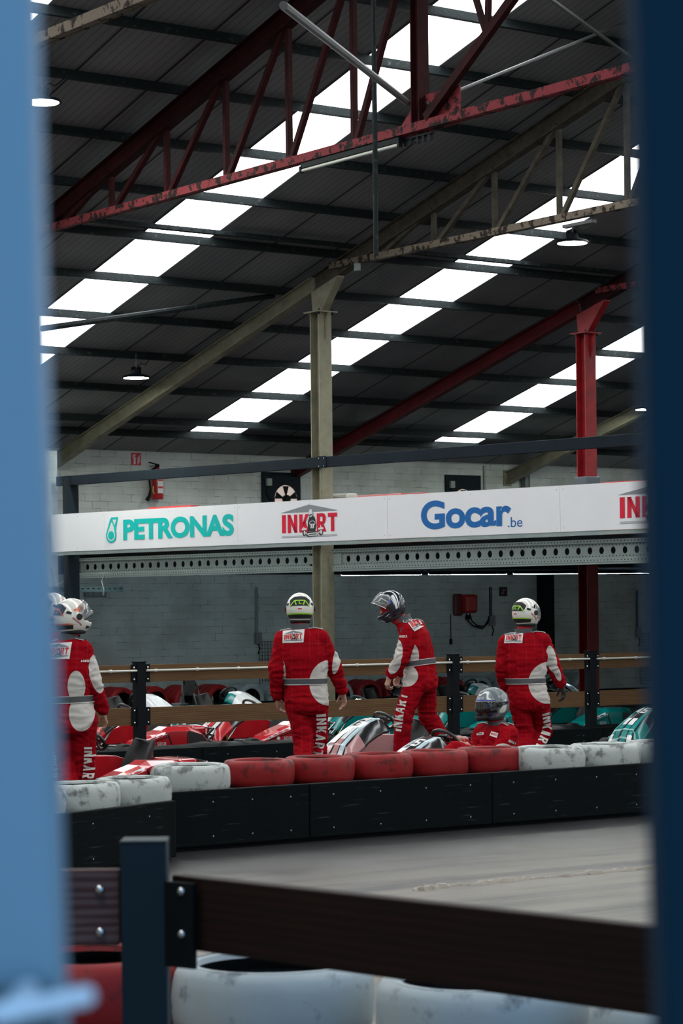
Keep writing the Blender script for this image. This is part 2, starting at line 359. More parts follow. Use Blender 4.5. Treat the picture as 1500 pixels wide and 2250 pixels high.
# painted block wall
def brick_mat(name, base, mortar, u='x'):
    m, nt, b = new_mat(name)
    tc = N(nt, 'ShaderNodeTexCoord'); sp = N(nt, 'ShaderNodeSeparateXYZ'); cb = N(nt, 'ShaderNodeCombineXYZ')
    nt.links.new(tc.outputs['Object'], sp.inputs[0])
    nt.links.new(sp.outputs['X' if u == 'x' else 'Y'], cb.inputs['X']); nt.links.new(sp.outputs['Z'], cb.inputs['Y'])
    wob = N(nt, 'ShaderNodeTexNoise'); wob.inputs['Scale'].default_value = 3; wob.inputs['Detail'].default_value = 4
    nt.links.new(cb.outputs[0], wob.inputs['Vector'])
    ws = N(nt, 'ShaderNodeVectorMath', operation='SCALE'); ws.inputs['Scale'].default_value = 0.035
    nt.links.new(wob.outputs['Color'], ws.inputs[0])
    ad = N(nt, 'ShaderNodeVectorMath', operation='ADD'); nt.links.new(cb.outputs[0], ad.inputs[0]); nt.links.new(ws.outputs[0], ad.inputs[1])
    br = N(nt, 'ShaderNodeTexBrick'); br.inputs['Scale'].default_value = 1.0
    br.inputs['Brick Width'].default_value = 0.31; br.inputs['Row Height'].default_value = 0.128
    br.inputs['Mortar Size'].default_value = 0.0055; br.inputs['Mortar Smooth'].default_value = 0.4
    br.inputs['Color1'].default_value = (*base, 1); br.inputs['Color2'].default_value = (*[c*0.93 for c in base], 1); br.inputs['Mortar'].default_value = (*mortar, 1)
    nt.links.new(ad.outputs[0], br.inputs['Vector'])
    # joints are painted over in most places and open in others
    nj = N(nt, 'ShaderNodeTexNoise'); nj.inputs['Scale'].default_value = 4.5; nj.inputs['Detail'].default_value = 6; nt.links.new(cb.outputs[0], nj.inputs['Vector'])
    cj = N(nt, 'ShaderNodeValToRGB'); cj.color_ramp.elements[0].position = 0.50; cj.color_ramp.elements[1].position = 0.60
    cj.color_ramp.elements[0].color = (*[c*0.84 for c in base], 1); cj.color_ramp.elements[1].color = (*[c*0.55 for c in mortar], 1)
    nt.links.new(nj.outputs['Fac'], cj.inputs[0]); nt.links.new(cj.outputs[0], br.inputs['Mortar'])
    n2 = N(nt, 'ShaderNodeTexNoise'); n2.inputs['Scale'].default_value = 1.3; n2.inputs['Detail'].default_value = 6
    nt.links.new(cb.outputs[0], n2.inputs['Vector'])
    cr = N(nt, 'ShaderNodeValToRGB'); cr.color_ramp.elements[0].position = 0.35; cr.color_ramp.elements[1].position = 0.6
    cr.color_ramp.elements[0].color = (0.78, 0.76, 0.74, 1); cr.color_ramp.elements[1].color = (1, 1, 1, 1)
    nt.links.new(n2.outputs['Fac'], cr.inputs['Fac'])
    mx = N(nt, 'ShaderNodeMixRGB', blend_type='MULTIPLY'); mx.inputs['Fac'].default_value = 1
    nt.links.new(br.outputs['Color'], mx.inputs[1]); nt.links.new(cr.outputs[0], mx.inputs[2]); nt.links.new(mx.outputs[0], b.inputs['Base Color'])
    # mortar hidden by paint in places
    bp = N(nt, 'ShaderNodeBump'); bp.inputs['Strength'].default_value = 0.35; bp.inputs['Distance'].default_value = 0.01; bp.invert = True
    nt.links.new(br.outputs['Fac'], bp.inputs['Height']); nt.links.new(bp.outputs[0], b.inputs['Normal'])
    b.inputs['Roughness'].default_value = 0.62
    return m
M_wall = brick_mat('painted_block_wall', (0.70, 0.76, 0.73), (0.50, 0.55, 0.53))
M_wally = brick_mat('painted_block_wall_side', (0.70, 0.76, 0.73), (0.50, 0.55, 0.53), 'y')

def roof_mat():
    m, nt, b = new_mat('roof_sheet')
    tc = N(nt, 'ShaderNodeTexCoord'); sp = N(nt, 'ShaderNodeSeparateXYZ'); nt.links.new(tc.outputs['Object'], sp.inputs[0])
    def lines(period, width, phase):
        a = N(nt, 'ShaderNodeMath', operation='ADD'); a.inputs[1].default_value = 100*period - phase
        nt.links.new(sp.outputs['X'], a.inputs[0])
        d = N(nt, 'ShaderNodeMath', operation='DIVIDE'); d.inputs[1].default_value = period; nt.links.new(a.outputs[0], d.inputs[0])
        f = N(nt, 'ShaderNodeMath', operation='FRACT'); nt.links.new(d.outputs[0], f.inputs[0])
        l = N(nt, 'ShaderNodeMath', operation='LESS_THAN'); l.inputs[1].default_value = width/period; nt.links.new(f.outputs[0], l.inputs[0])
        return l.outputs[0]
    seam = lines(1.06, 0.035, 16.93-0.05)
    fine = lines(0.106, 0.02, 0.0)
    nz = N(nt, 'ShaderNodeTexNoise'); nz.inputs['Scale'].default_value = 1.1; nz.inputs['Detail'].default_value = 5
    mp = N(nt, 'ShaderNodeMapping'); mp.inputs['Scale'].default_value = (1, 0.35, 1); nt.links.new(tc.outputs['Object'], mp.inputs[0]); nt.links.new(mp.outputs[0], nz.inputs['Vector'])
    cr = N(nt, 'ShaderNodeValToRGB'); cr.color_ramp.elements[0].position = 0.35; cr.color_ramp.elements[1].position = 0.7
    cr.color_ramp.elements[0].color = (0.19, 0.20, 0.21, 1); cr.color_ramp.elements[1].color = (0.29, 0.29, 0.295, 1)
    nt.links.new(nz.outputs['Fac'], cr.inputs[0])
    m1 = N(nt, 'ShaderNodeMixRGB', blend_type='MULTIPLY'); m1.inputs[2].default_value = (0.70, 0.70, 0.70, 1)
    nt.links.new(fine, m1.inputs[0]); nt.links.new(cr.outputs[0], m1.inputs[1])
    m2 = N(nt, 'ShaderNodeMixRGB'); m2.inputs[2].default_value = (0.01, 0.01, 0.01, 1)
    nt.links.new(seam, m2.inputs[0]); nt.links.new(m1.outputs[0], m2.inputs[1]); nt.links.new(m2.outputs[0], b.inputs['Base Color'])
    b.inputs['Roughness'].default_value = 0.6
    return m
M_roof = roof_mat()

def floor_mat():
    m, nt, b = new_mat('worn_concrete_track')
    tc = N(nt, 'ShaderNodeTexCoord')
    mp = N(nt, 'ShaderNodeMapping'); mp.inputs['Rotation'].default_value = (0, 0, math.radians(-6)); mp.inputs['Scale'].default_value = (0.22, 2.1, 1)
    nt.links.new(tc.outputs['Object'], mp.inputs[0])
    n1 = N(nt, 'ShaderNodeTexNoise'); n1.inputs['Scale'].default_value = 1.2; n1.inputs['Detail'].default_value = 8; n1.inputs['Roughness'].default_value = 0.65
    nt.links.new(mp.outputs[0], n1.inputs['Vector'])
    c1 = N(nt, 'ShaderNodeValToRGB'); c1.color_ramp.elements[0].position = 0.38; c1.color_ramp.elements[1].position = 0.56
    c1.color_ramp.elements[0].color = (0.022, 0.020, 0.021, 1); c1.color_ramp.elements[1].color = (0.155, 0.136, 0.112, 1)
    nt.links.new(n1.outputs['Fac'], c1.inputs[0])
    n2 = N(nt, 'ShaderNodeTexNoise'); n2.inputs['Scale'].default_value = 1.6; n2.inputs['Detail'].default_value = 8
    nt.links.new(tc.outputs['Object'], n2.inputs['Vector'])
    c2 = N(nt, 'ShaderNodeValToRGB'); c2.color_ramp.elements[0].position = 0.3; c2.color_ramp.elements[1].position = 0.7
    c2.color_ramp.elements[0].color = (0.62, 0.60, 0.60, 1); c2.color_ramp.elements[1].color = (1.1, 1.08, 1.02, 1)
    nt.links.new(n2.outputs['Fac'], c2.inputs[0])
    # rubber laid down close to the barrier (y just below 15) and worn pale further out
    sp = N(nt, 'ShaderNodeSeparateXYZ'); nt.links.new(tc.outputs['Object'], sp.inputs[0])
    mr = N(nt, 'ShaderNodeMapRange'); mr.inputs['From Min'].default_value = 12.6; mr.inputs['From Max'].default_value = 14.3
    mr.inputs['To Min'].default_value = 0.0; mr.inputs['To Max'].default_value = 0.95
    nzs = N(nt, 'ShaderNodeMath', operation='MULTIPLY_ADD'); nzs.inputs[1].default_value = 5.0
    ysh = N(nt, 'ShaderNodeMath', operation='SUBTRACT'); ysh.inputs[1].default_value = 2.5; nt.links.new(sp.outputs['Y'], ysh.inputs[0])
    nt.links.new(n1.outputs['Fac'], nzs.inputs[0]); nt.links.new(ysh.outputs[0], nzs.inputs[2]); nt.links.new(nzs.outputs[0], mr.inputs['Value'])
    mA = N(nt, 'ShaderNodeMixRGB', blend_type='MULTIPLY'); mA.inputs[0].default_value = 1
    nt.links.new(c1.outputs[0], mA.inputs[1]); nt.links.new(c2.outputs[0], mA.inputs[2])
    mB = N(nt, 'ShaderNodeMixRGB'); mB.inputs[2].default_value = (0.016, 0.016, 0.019, 1)
    nt.links.new(mr.outputs[0], mB.inputs[0]); nt.links.new(mA.outputs[0], mB.inputs[1]); nt.links.new(mB.outputs[0], b.inputs['Base Color'])
    rr = N(nt, 'ShaderNodeMapRange'); rr.inputs['To Min'].default_value = 0.28; rr.inputs['To Max'].default_value = 0.52
    nt.links.new(n2.outputs['Fac'], rr.inputs['Value']); nt.links.new(rr.outputs[0], b.inputs['Roughness'])
    n3 = N(nt, 'ShaderNodeTexNoise'); n3.inputs['Scale'].default_value = 60; nt.links.new(tc.outputs['Object'], n3.inputs['Vector'])
    bp = N(nt, 'ShaderNodeBump'); bp.inputs['Strength'].default_value = 0.25; bp.inputs['Distance'].default_value = 0.01
    nt.links.new(n3.outputs['Fac'], bp.inputs['Height']); nt.links.new(bp.outputs[0], b.inputs['Normal'])
    return m
M_floor = floor_mat()

def struct(o): o['kind'] = 'structure'; return o

# ================================================================== the hall
X0, X1 = -4.0, 48.0
WALLY = 36.0; RIDGE = 19.34; EAVE = 4.58; T = 0.275
def zr(Y): return EAVE + T*(WALLY - Y) if Y >= RIDGE else EAVE + T*(WALLY - RIDGE) - T*(RIDGE - Y)
NEARY = 2.7

mb = MB(); mb.box(((X0+X1)/2, 18.5, -0.1), (X1-X0, 38, 0.2)); struct(mb.build('floor', M_floor))
mb = MB(); mb.box(((X0+X1)/2, WALLY+0.1, EAVE/2), (X1-X0, 0.2, EAVE)); struct(mb.build('wall_back', M_wall))
for nm, xx in (('wall_left', X0-0.1), ('wall_right', X1+0.1)):
    mb = MB(); M = Matrix(((0, 0, 1, xx-0.1), (1, 0, 0, 0), (0, 1, 0, 0), (0, 0, 0, 1)))
    mb.prism([(NEARY, 0), (WALLY, 0), (WALLY, EAVE), (RIDGE, zr(RIDGE)), (NEARY, zr(NEARY))], M, 0.2)
    struct(mb.build(nm, M_wally))
mb = MB()
mb.box((-1.6, NEARY-0.1, 2.3), (4.8, 0.2, 4.6)); mb.box((27.4, NEARY-0.1, 2.3), (41.2, 0.2, 4.6)); mb.box((3.8, NEARY-0.1, 4.0), (6.0, 0.2, 1.2))
struct(mb.build('wall_front', M_wall))

# roof sheets and skylight strips
STR = [16.93 + 5.3*k for k in range(-4, 6)]; SW = 1.04
edges = [X0]
for s_ in STR:
    if s_ > X0+0.1 and s_+SW < X1: edges += [s_, s_+SW]
edges.append(X1)
mb = MB()
for (ya, yb) in ((WALLY+0.15, RIDGE), (RIDGE, NEARY-0.2)):
    for i in range(0, len(edges), 2):
        a, b_ = edges[i], edges[i+1]
        vs = [(a, ya, zr(ya)), (b_, ya, zr(ya)), (b_, yb, zr(yb)), (a, yb, zr(yb))]
        mb.add(vs + [(x, y, z+0.05) for x, y, z in vs], [(0,1,2,3), (7,6,5,4), (0,4,5,1), (1,5,6,2), (2,6,7,3), (3,7,4,0)])
# the strips stop just above the last purlin by the back wall
for i in range(1, len(edges)-1, 2):
    a, b_ = edges[i], edges[i+1]; ya, yb = WALLY+0.15, 34.95
    vs = [(a, ya, zr(ya)), (b_, ya, zr(ya)), (b_, yb, zr(yb)), (a, yb, zr(yb))]
    mb.add(vs + [(x, y, z+0.05) for x, y, z in vs], [(0,1,2,3), (7,6,5,4), (0,4,5,1), (1,5,6,2), (2,6,7,3), (3,7,4,0)])
struct(mb.build('ceiling', M_roof))
wi = 0
for i in range(1, len(edges)-1, 2):
    a, b_ = edges[i], edges[i+1]
    for ya, yb in ((34.95, RIDGE), (RIDGE, NEARY+0.4)):
        wi += 1; mb = MB()
        vs = [(a, ya, zr(ya)+.01), (b_, ya, zr(ya)+.01), (b_, yb, zr(yb)+.01), (a, yb, zr(yb)+.01)]
        mb.add(vs + [(x, y, z+0.03) for x, y, z in vs], [(0,1,2,3), (7,6,5,4), (0,4,5,1), (1,5,6,2), (2,6,7,3), (3,7,4,0)])
        struct(mb.build('window_%d' % wi, M_skylight))

# purlins
PY = [34.96, 34.36, 33.02, 31.68, 30.34, 29.0, 27.66, 26.38, 25.12, 23.86, 22.62, 21.42, 20.25]
PC = zr(0)  # placeholder
for k, y in enumerate(PY):
    mb = MB(); z = zr(y)
    mb.box(((X0+X1)/2, y, z-0.065), (X1-X0, 0.012, 0.11)); mb.box(((X0+X1)/2, y-0.03, z-0.12), (X1-X0, 0.065, 0.010))
    mb.box(((X0+X1)/2, y+0.035, z-0.012), (X1-X0, 0.075, 0.012)); mb.box(((X0+X1)/2, y-0.06, z-0.11), (X1-X0, 0.008, 0.02))
    o = mb.build('roof_purlin', M_purlin)
    pos = 'nearest the back wall' if k == 0 else ORD[k] + ' up the roof slope from the back wall'
    tag(o, 'dark steel roof purlin, ' + pos, 'purlin', 'purlins under the roof sheets')
for k in range(12):
    y = RIDGE - 1.3*(k+0.7)
    mb = MB(); z = zr(y); mb.box(((X0+X1)/2, y, z-0.08), (X1-X0, 0.05, 0.15))
    o = mb.build('roof_purlin', M_purlin)
    tag(o, 'dark steel purlin under the near roof slope above the track, ' + ORD[k] + ' down from the ridge', 'purlin', 'purlins under the roof sheets')

# trusses, columns, rafters
TX = [10.1, 15.1, 20.1, 25.15, 30.15]
COLY = 28.1; BZ = 6.64
NODES = [26.78, 25.5, 24.22, 22.95, 21.7, 20.5]
def chord_z(Y): return zr(Y) - 0.16 - 0.11       # centre of the top chord
def make_truss(X, mt, mr, desc, full=True):
    r = empty('roof_truss', (X, COLY, 0)); tag(r, desc, 'truss', 'trusses carrying the roof')
    P = lambda x, y, z: Vector((x, y-COLY, z))
    nearY = 2*RIDGE - COLY
    a = MB(); a.ibeam(P(0, COLY+0.1, chord_z(COLY+.1)), P(0, RIDGE, chord_z(RIDGE)), 0.13, 0.22)
    a.ibeam(P(0, nearY, chord_z(nearY)), P(0, RIDGE, chord_z(RIDGE)), 0.13, 0.22); a.build('top_chord', mt, r)
    a = MB(); a.bar(P(-.03, COLY-.3, BZ-.02), P(-.03, nearY+.3, BZ-.02), 0.07, 0.012); a.bar(P(-0.06, COLY-.3, BZ+.02), P(-0.06, nearY+.3, BZ+.02), 0.012, 0.09)
    a.bar(P(0.04, COLY-.3, BZ+.02), P(0.04, nearY+.3, BZ+.02), 0.012, 0.09); a.build('bottom_chord', mr, r)
    for side in (0, 1):
        ys = [n if side == 0 else 2*RIDGE-n for n in NODES]
        for k, y in enumerate(ys):
            if side == 1 and k > 2: continue
            a = MB(); a.angle(P(0, y, BZ), P(0, y, chord_z(y)-.05), 0.055, up=(1, 0, 0)); a.build('web_post', mt, r)
            y2 = (NODES+[RIDGE])[k+1]; y2 = y2 if side == 0 else 2*RIDGE-y2
            yb = y-0.05 if side == 0 else y+0.05
            a = MB(); a.bar(P(0.0, yb, BZ), P(0.0, y2, chord_z(y2)-.05), 0.06, 0.06, up=(1, 0, 0)); a.build('web_diagonal', mt, r)
    a = MB(); a.ibeam(P(0, RIDGE, BZ+.0), P(0, RIDGE, chord_z(RIDGE)), 0.13, 0.14, up=(0, 1, 0)); a.build('king_post', mt, r)
    g = MB(); Mg = Matrix(((0, 0, 1, 0.02), (1, 0, 0, RIDGE-COLY), (0, 1, 0, BZ), (0, 0, 0, 1)))
    g.prism([(0.42, -0.04), (-0.62, -0.04), (-0.62, 0.34), (-0.1, 0.34), (0.1, 0.3), (0.42, 0.02)], Mg, 0.012); g.build('gusset_plate', mr, r)
    a = MB(); a.bar(P(-.04, 19.18, 6.72), P(-.04, 17.1, 8.12), 0.09, 0.07, up=(1, 0, 0)); a.build('web_diagonal', mt, r)
    a = MB(); a.bar(P(-.04, 18.2, 7.40), P(-.04, 18.15, 8.5), 0.05, 0.05, up=(1, 0, 0)); a.build('web_post', mt, r)
    a = MB(); a.bar(P(-.04, 18.24, 7.42), P(-.04, 18.75, 8.66), 0.05, 0.05, up=(1, 0, 0)); a.build('web_diagonal', mt, r)
    return r
def make_column(X, mt, desc, y=COLY):
    r = empty('steel_column', (X, y, 0)); tag(r, desc, 'column', 'columns carrying the roof trusses')
    zt = chord_z(y) - 0.1
    a = MB(); a.ibeam((0, 0, 0.02), (0, 0, zt-.35), 0.22, 0.22, 0.018, 0.012, up=(0, 1, 0)); a.build('shaft', mt, r)
    a = MB(); a.box((0, 0, zt-.35), (0.34, 0.36, 0.02)); a.box((0, 0, 0.01), (0.36, 0.36, 0.02)); a.build('end_plate', mt, r)
    a = MB(); M = Matrix(((0, 0, 1, -0.06), (1, 0, 0, 0), (0, 1, 0, 0), (0, 0, 0, 1)))
    a.prism([(0.11, zt-.34), (-0.11, zt-.34), (-0.5, zt+.1), (-0.5, zt+.12), (0.14, zt-.05)], M, 0.12); a.build('haunch', mt, r)
    a = MB(); a.prism([(-0.11, zt-.36), (-0.24, zt-.36), (-0.11, zt-.75)], Matrix(((0, 0, 1, -0.006), (1, 0, 0, 0), (0, 1, 0, 0), (0, 0, 0, 1))), 0.012); a.build('bracket', mt, r)
    for sx in (-.12, .12):
        a = MB(); a.tube([(sx, -.13, zt-.39), (sx, -.13, zt-.31)], 0.012, 8); a.build('bolt', M_black, r)
    return r
def make_rafter(X, mt, desc):
    r = empty('lean_to_rafter', (X, COLY, 0)); tag(r, desc, 'rafter', 'rafters between columns and back wall')
    a = MB(); a.ibeam((0, 0.14, chord_z(COLY+.14)), (0, WALLY-COLY-.02, chord_z(WALLY)), 0.13, 0.22); a.build('beam', mt, r)
    a = MB(); a.box((0, WALLY-COLY-.01, chord_z(WALLY)), (0.2, 0.02, 0.3)); a.build('wall_plate', mt, r)
    return r
TD = ['flaking cream roof truss crossing the top left corner', 'red roof truss with flaking paint and a central gusset plate, in the upper middle',
      'cream roof truss over the cream column, lattice running up to the right', 'shade-darkened red roof truss starting at the red column on the right', 'cream roof truss beyond the red one, far right']
CD = ['cream column below the nearest cream truss', 'red column at the left end of the red truss', 'cream steel column passing behind the sponsor board', 'bright red steel column on the right', 'cream steel column farthest right']
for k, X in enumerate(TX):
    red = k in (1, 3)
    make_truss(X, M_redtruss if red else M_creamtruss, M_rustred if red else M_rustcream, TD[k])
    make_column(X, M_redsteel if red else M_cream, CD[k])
    make_rafter(X, M_redraft if red else M_cream, ['cream lean-to rafter behind the blue door', 'red lean-to rafter left of the cream one', 'cream lean-to rafter running down left to the back wall above the extinguisher', 'shade-darkened red lean-to rafter running down behind the cream column', 'cream lean-to rafter at the far right running down to a grey drainpipe'][k])

# bracing rods and hung things in the roof
def rod(name, p, q, r_, mt, label, cat='bracing', n=8):
    c = Vector(p); mb = MB(); mb.tube([(0, 0, 0), Vector(q)-c], r_, n); o = mb.build(name, mt, smooth=True); o.location = c
    return tag(o, label, cat)
M_greysteel = pbr('grey_rod', (0.08, 0.085, 0.085), 0.5, var=0.2)
p1 = onX(912, 228, 15.1); p2 = onX(598, 8, 10.1)
rod('brace_pipe', p1 + Vector((-.1, 0, 0)), (10.2, p2.y, p2.z), 0.034, M_greysteel, 'grey brace pipe slanting from upper left down to the red king post', 'brace')
p1 = onX(940, 226, 15.1); p2 = onX(1420, 30, 20.1)
rod('brace_rod', p1, p2, 0.018, M_greysteel, 'thin brace rod rising right from the red gusset plate', 'brace')
p1 = onX(1205, -5, 17.5); p2 = onX(1440, 165, 20.0)
rod('brace_rod', p1, p2, 0.022, M_greysteel, 'thin brace rod crossing down to the right near the top right corner', 'brace')
p1 = at(92, 722, 31.5); p2 = onX(600, 650, 20.05)
rod('brace_angle', p1, p2, 0.04, M_purlin, 'dark bracing angle from the left skylight to the cream rafter', 'brace')
p1 = Vector((17.15, 22.3, zr(22.3)-.1)); D = 24.0; q = at(826, 560, D); 
rod('drop_pipe', (q.x, q.y, zr(q.y)-.02), (q.x, q.y, q.z), 0.026, M_purlin, 'dark vertical drop pipe hanging beside the red truss', 'pipe')
# perforated cable tray along the eaves line, under the purlin
def tray(y, z, xa, xb, label):
    mb = MB(); mb.box(((xa+xb)/2, y, z), (xb-xa, 0.10, 0.008)); mb.box(((xa+xb)/2, y-.05, z+.025), (xb-xa, 0.006, 0.055)); mb.box(((xa+xb)/2, y+.05, z+.025), (xb-xa, 0.006, 0.055))
    for i in range(int((xb-xa)/0.18)): mb.box((xa+i*.18, y-.054, z+.02), (0.05, 0.004, 0.014), mi=1)
    o = mb.build('cable_tray', [M_purlin, M_black]); return tag(o, label, 'cable tray')
a = onY(200, 489, 27.3); b_ = onY(1400, 606, 27.3)
tray(27.3, (a.z+b_.z)/2, 12, 34, 'perforated cable tray running level past both column heads')

def highbay(P, drop, label):
    r = empty('high_bay_lamp', P); tag(r, label, 'lamp', 'round high bay lamps')
    a = MB(); a.lathe([(0.05, 0.10), (0.07, 0.09), (0.08, 0.03), (0.20, 0.0), (0.225, -0.03), (0.22, -0.035), (0.0, -0.02)], n=32); a.build('reflector', M_black, r, True)
    a = MB(); a.lathe([(0.0, -0.022), (0.19, -0.024), (0.19, -0.034), (0.0, -0.036)], n=32); a.build('diffuser', M_lamp, r)
    a = MB()
    for k in range(8):
        t = k*PI/4; a.box((0.055*math.cos(t), 0.055*math.sin(t), 0.1), (0.05, 0.006, 0.07), Matrix.Rotation(t, 3, 'Z'))
    a.build('heat_sink', M_black, r)
    a = MB(); a.tube([(0, 0, 0.12), (0, 0, drop)], 0.006, 6); a.build('hanger', M_greysteel, r)
    a = MB(); a.tube([(0.02, 0, 0.14), (0.1, 0, 0.2), (0.16, 0, 0.17), (0.3, 0.02, drop)], 0.006, 6); a.build('power_cord', M_black, r)
    return r
for px, py, D, lab in ((1257, 529, 31.2, 'round lamp glowing below the cream truss lattice, upper right'), (299, 826, 36.6, 'round lamp glowing above the left cream rafter'),
                       (92, 219, 27.0, 'round lamp at the upper left beside the blue door'), (1420, 896, 43.0, 'round lamp at the right edge above the far cream rafter')):
    P = at(px, py, D); top = BZ if lab.startswith('round lamp glowing below') else zr(P.y)-.16
    highbay(P, max(0.2, top-P.z), lab)
# fluorescent under red truss
a, b_ = onX(672, 376, 15.1), onX(888, 328, 15.1)
r = empty('strip_light', (15.1, a.y, BZ-.12)); tag(r, 'unlit strip light fixed under the red truss', 'lamp')
L_ = b_.y-a.y
m1 = MB(); m1.box((-.03, L_/2, 0.05), (0.09, abs(L_), 0.05)); m1.build('housing', M_black, r)
m1 = MB(); m1.tube([(-.06, 0.02*-1, -0.0), (-.06, L_+.02, 0.0)], 0.017, 10); m1.build('tube', M_pipe, r, True)
m1 = MB(); m1.box((-.06, 0, 0.01), (0.05, 0.03, 0.07)); m1.box((-.06, L_, 0.01), (0.05, 0.03, 0.07)); m1.build('end_cap', M_black, r)
# small junction box & driver plate
P = onX(797, 566, 20.1); m1 = MB(); m1.box((0, 0, 0), (0.05, 0.09, 0.1)); o = m1.build('junction_box', M_galv); o.location = (20.0, P.y, BZ-.09); tag(o, 'small grey junction box under the left end of the cream truss', 'junction box')
P = onX(1275, 500, 20.1); m1 = MB(); m1.box((0, 0, 0), (0.08, 0.55, 0.04)); o = m1.build('mounting_rail', M_greysteel); o.location = (20.08, P.y, BZ-.1); tag(o, 'grey mounting rail under the cream truss above the round lamp', 'rail')
m1 = MB()
for k in range(5): m1.box((0, -k*.1, -.03), (0.04, .03, .06))
m1.box((0, -.2, 0.01), (0.05, .5, .02)); o = m1.build('clamp_bracket', M_black); P = onX(905, 312, 15.1); o.location = (15.12, P.y+.12, BZ-.07); tag(o, 'black toothed clamp bracket under the red gusset', 'bracket')

# ================================================================== raised deck with the sponsor board
BA = Vector((18.96, 33.93, 0)); BB = Vector((20.86, 22.17, 0)); BD = (BB-BA).normalized(); BN = Vector((BD.y, -BD.x, 0))
LBAN = (BB-BA).length
def ban(px, py, off=0.0):
    p = on_plane(px, py, BA + BN*off, BN); return (p-BA).dot(BD), p.z
def banM(off=0.0, z=0.0, t=0.0):
    o = BA + BN*off + BD*t
    return Matrix(((BD.x, 0, BN.x, o.x), (BD.y, 0, BN.y, o.y), (0, 1, 0, z), (0, 0, 0, 1)))
TEND = LBAN + 2.6
board = empty('sponsor_board', BA + Vector((0, 0, 2.75)))
tag(board, 'long white sponsor board with teal, red and blue lettering above the pit lane', 'sign board')
def bm_loc(M): return Matrix.Translation(-board.location) @ M
seams = [0.0, ban(232, 1160)[0], ban(524, 1150)[0], ban(853, 1140)[0], ban(1232, 1110)[0], TEND]
ZB0, ZB1 = 2.755, 3.352
for i in range(5):
    a, b_ = seams[i]+.003, seams[i+1]-.003
    m = MB(); m.prism([(a, ZB0), (b_, ZB0), (b_, ZB1), (a, ZB1)], bm_loc(banM(0)), 0.02)
    for t in (a+.05, (a+b_)/2, b_-.05):
        for z in (ZB0+.05, ZB1-.05): m.prism(ell(t, z, .006, .006, 8), bm_loc(banM(.021)), 0.002, 1)
    m.build('panel', [M_white, M_greyp], board)
MP = bm_loc(banM(0.0245))
# teal word and drop emblem
def zz(px, py): return ban(px, py)[1]
m = MB()
t0, t1 = ban(273, 1160)[0], ban(516, 1150)[0]
text_fit(m, 'PETRONAS', MP, t0, t1, zz(273, 1187.5), zz(273, 1141.5), offset=0.045)
m.build('teal_lettering', M_teal, board)
t0, t1 = ban(235, 1165)[0], ban(262, 1165)[0]; za, zb = zz(248, 1193.5), zz(248, 1137); w = t1-t0; h = zb-za
m = MB()
def E(x, y): return (t0 + x*w, za + y*h)
def drop(k, cy=.3):
    pts = []
    for i in range(25):
        a = math.radians(-205 + 230*i/24); pts.append((.44 + .43*k*math.cos(a), cy + .29*k*math.sin(a)))
    return pts
outer = [E(*p) for p in drop(1.0)] + [E(.86, .60)] + [E(1.02, 1.0), E(.46, 1.0), E(.36, .93)]
inner = [E(*p) for p in drop(.72)] + [E(.66, .62), E(.52, .80), E(.46, .80)]
m.prism(outer, MP, 0.001, 0); m.prism(inner, bm_loc(banM(.026)), 0.0005, 1)
m.prism([E(.58, .91), E(.86, .91), E(.72, .68)], bm_loc(banM(.0262)), 0.0005, 1)
m.prism([E(*p) for p in [(.44+.25*math.cos(a), .3+.17*math.sin(a)) for a in [2*PI*i/24 for i in range(24)]]], bm_loc(banM(.0268)), 0.0005, 0)
m.build('drop_emblem', [M_teal, M_whitep], board)
# blue word
m = MB()
t0, t1 = ban(927, 1130)[0], ban(1125, 1130)[0]
text_fit(m, 'Gocar', MP, t0, t1, zz(1020, 1162)+.01, zz(1020, 1098)+.01, offset=0.032)
t0, t1 = ban(1118, 1150)[0], ban(1150, 1150)[0]
text_fit(m, '.be', MP, t0, t1, zz(1135, 1158), zz(1135, 1136), offset=0.0)
m.build('blue_lettering', M_blue, board)
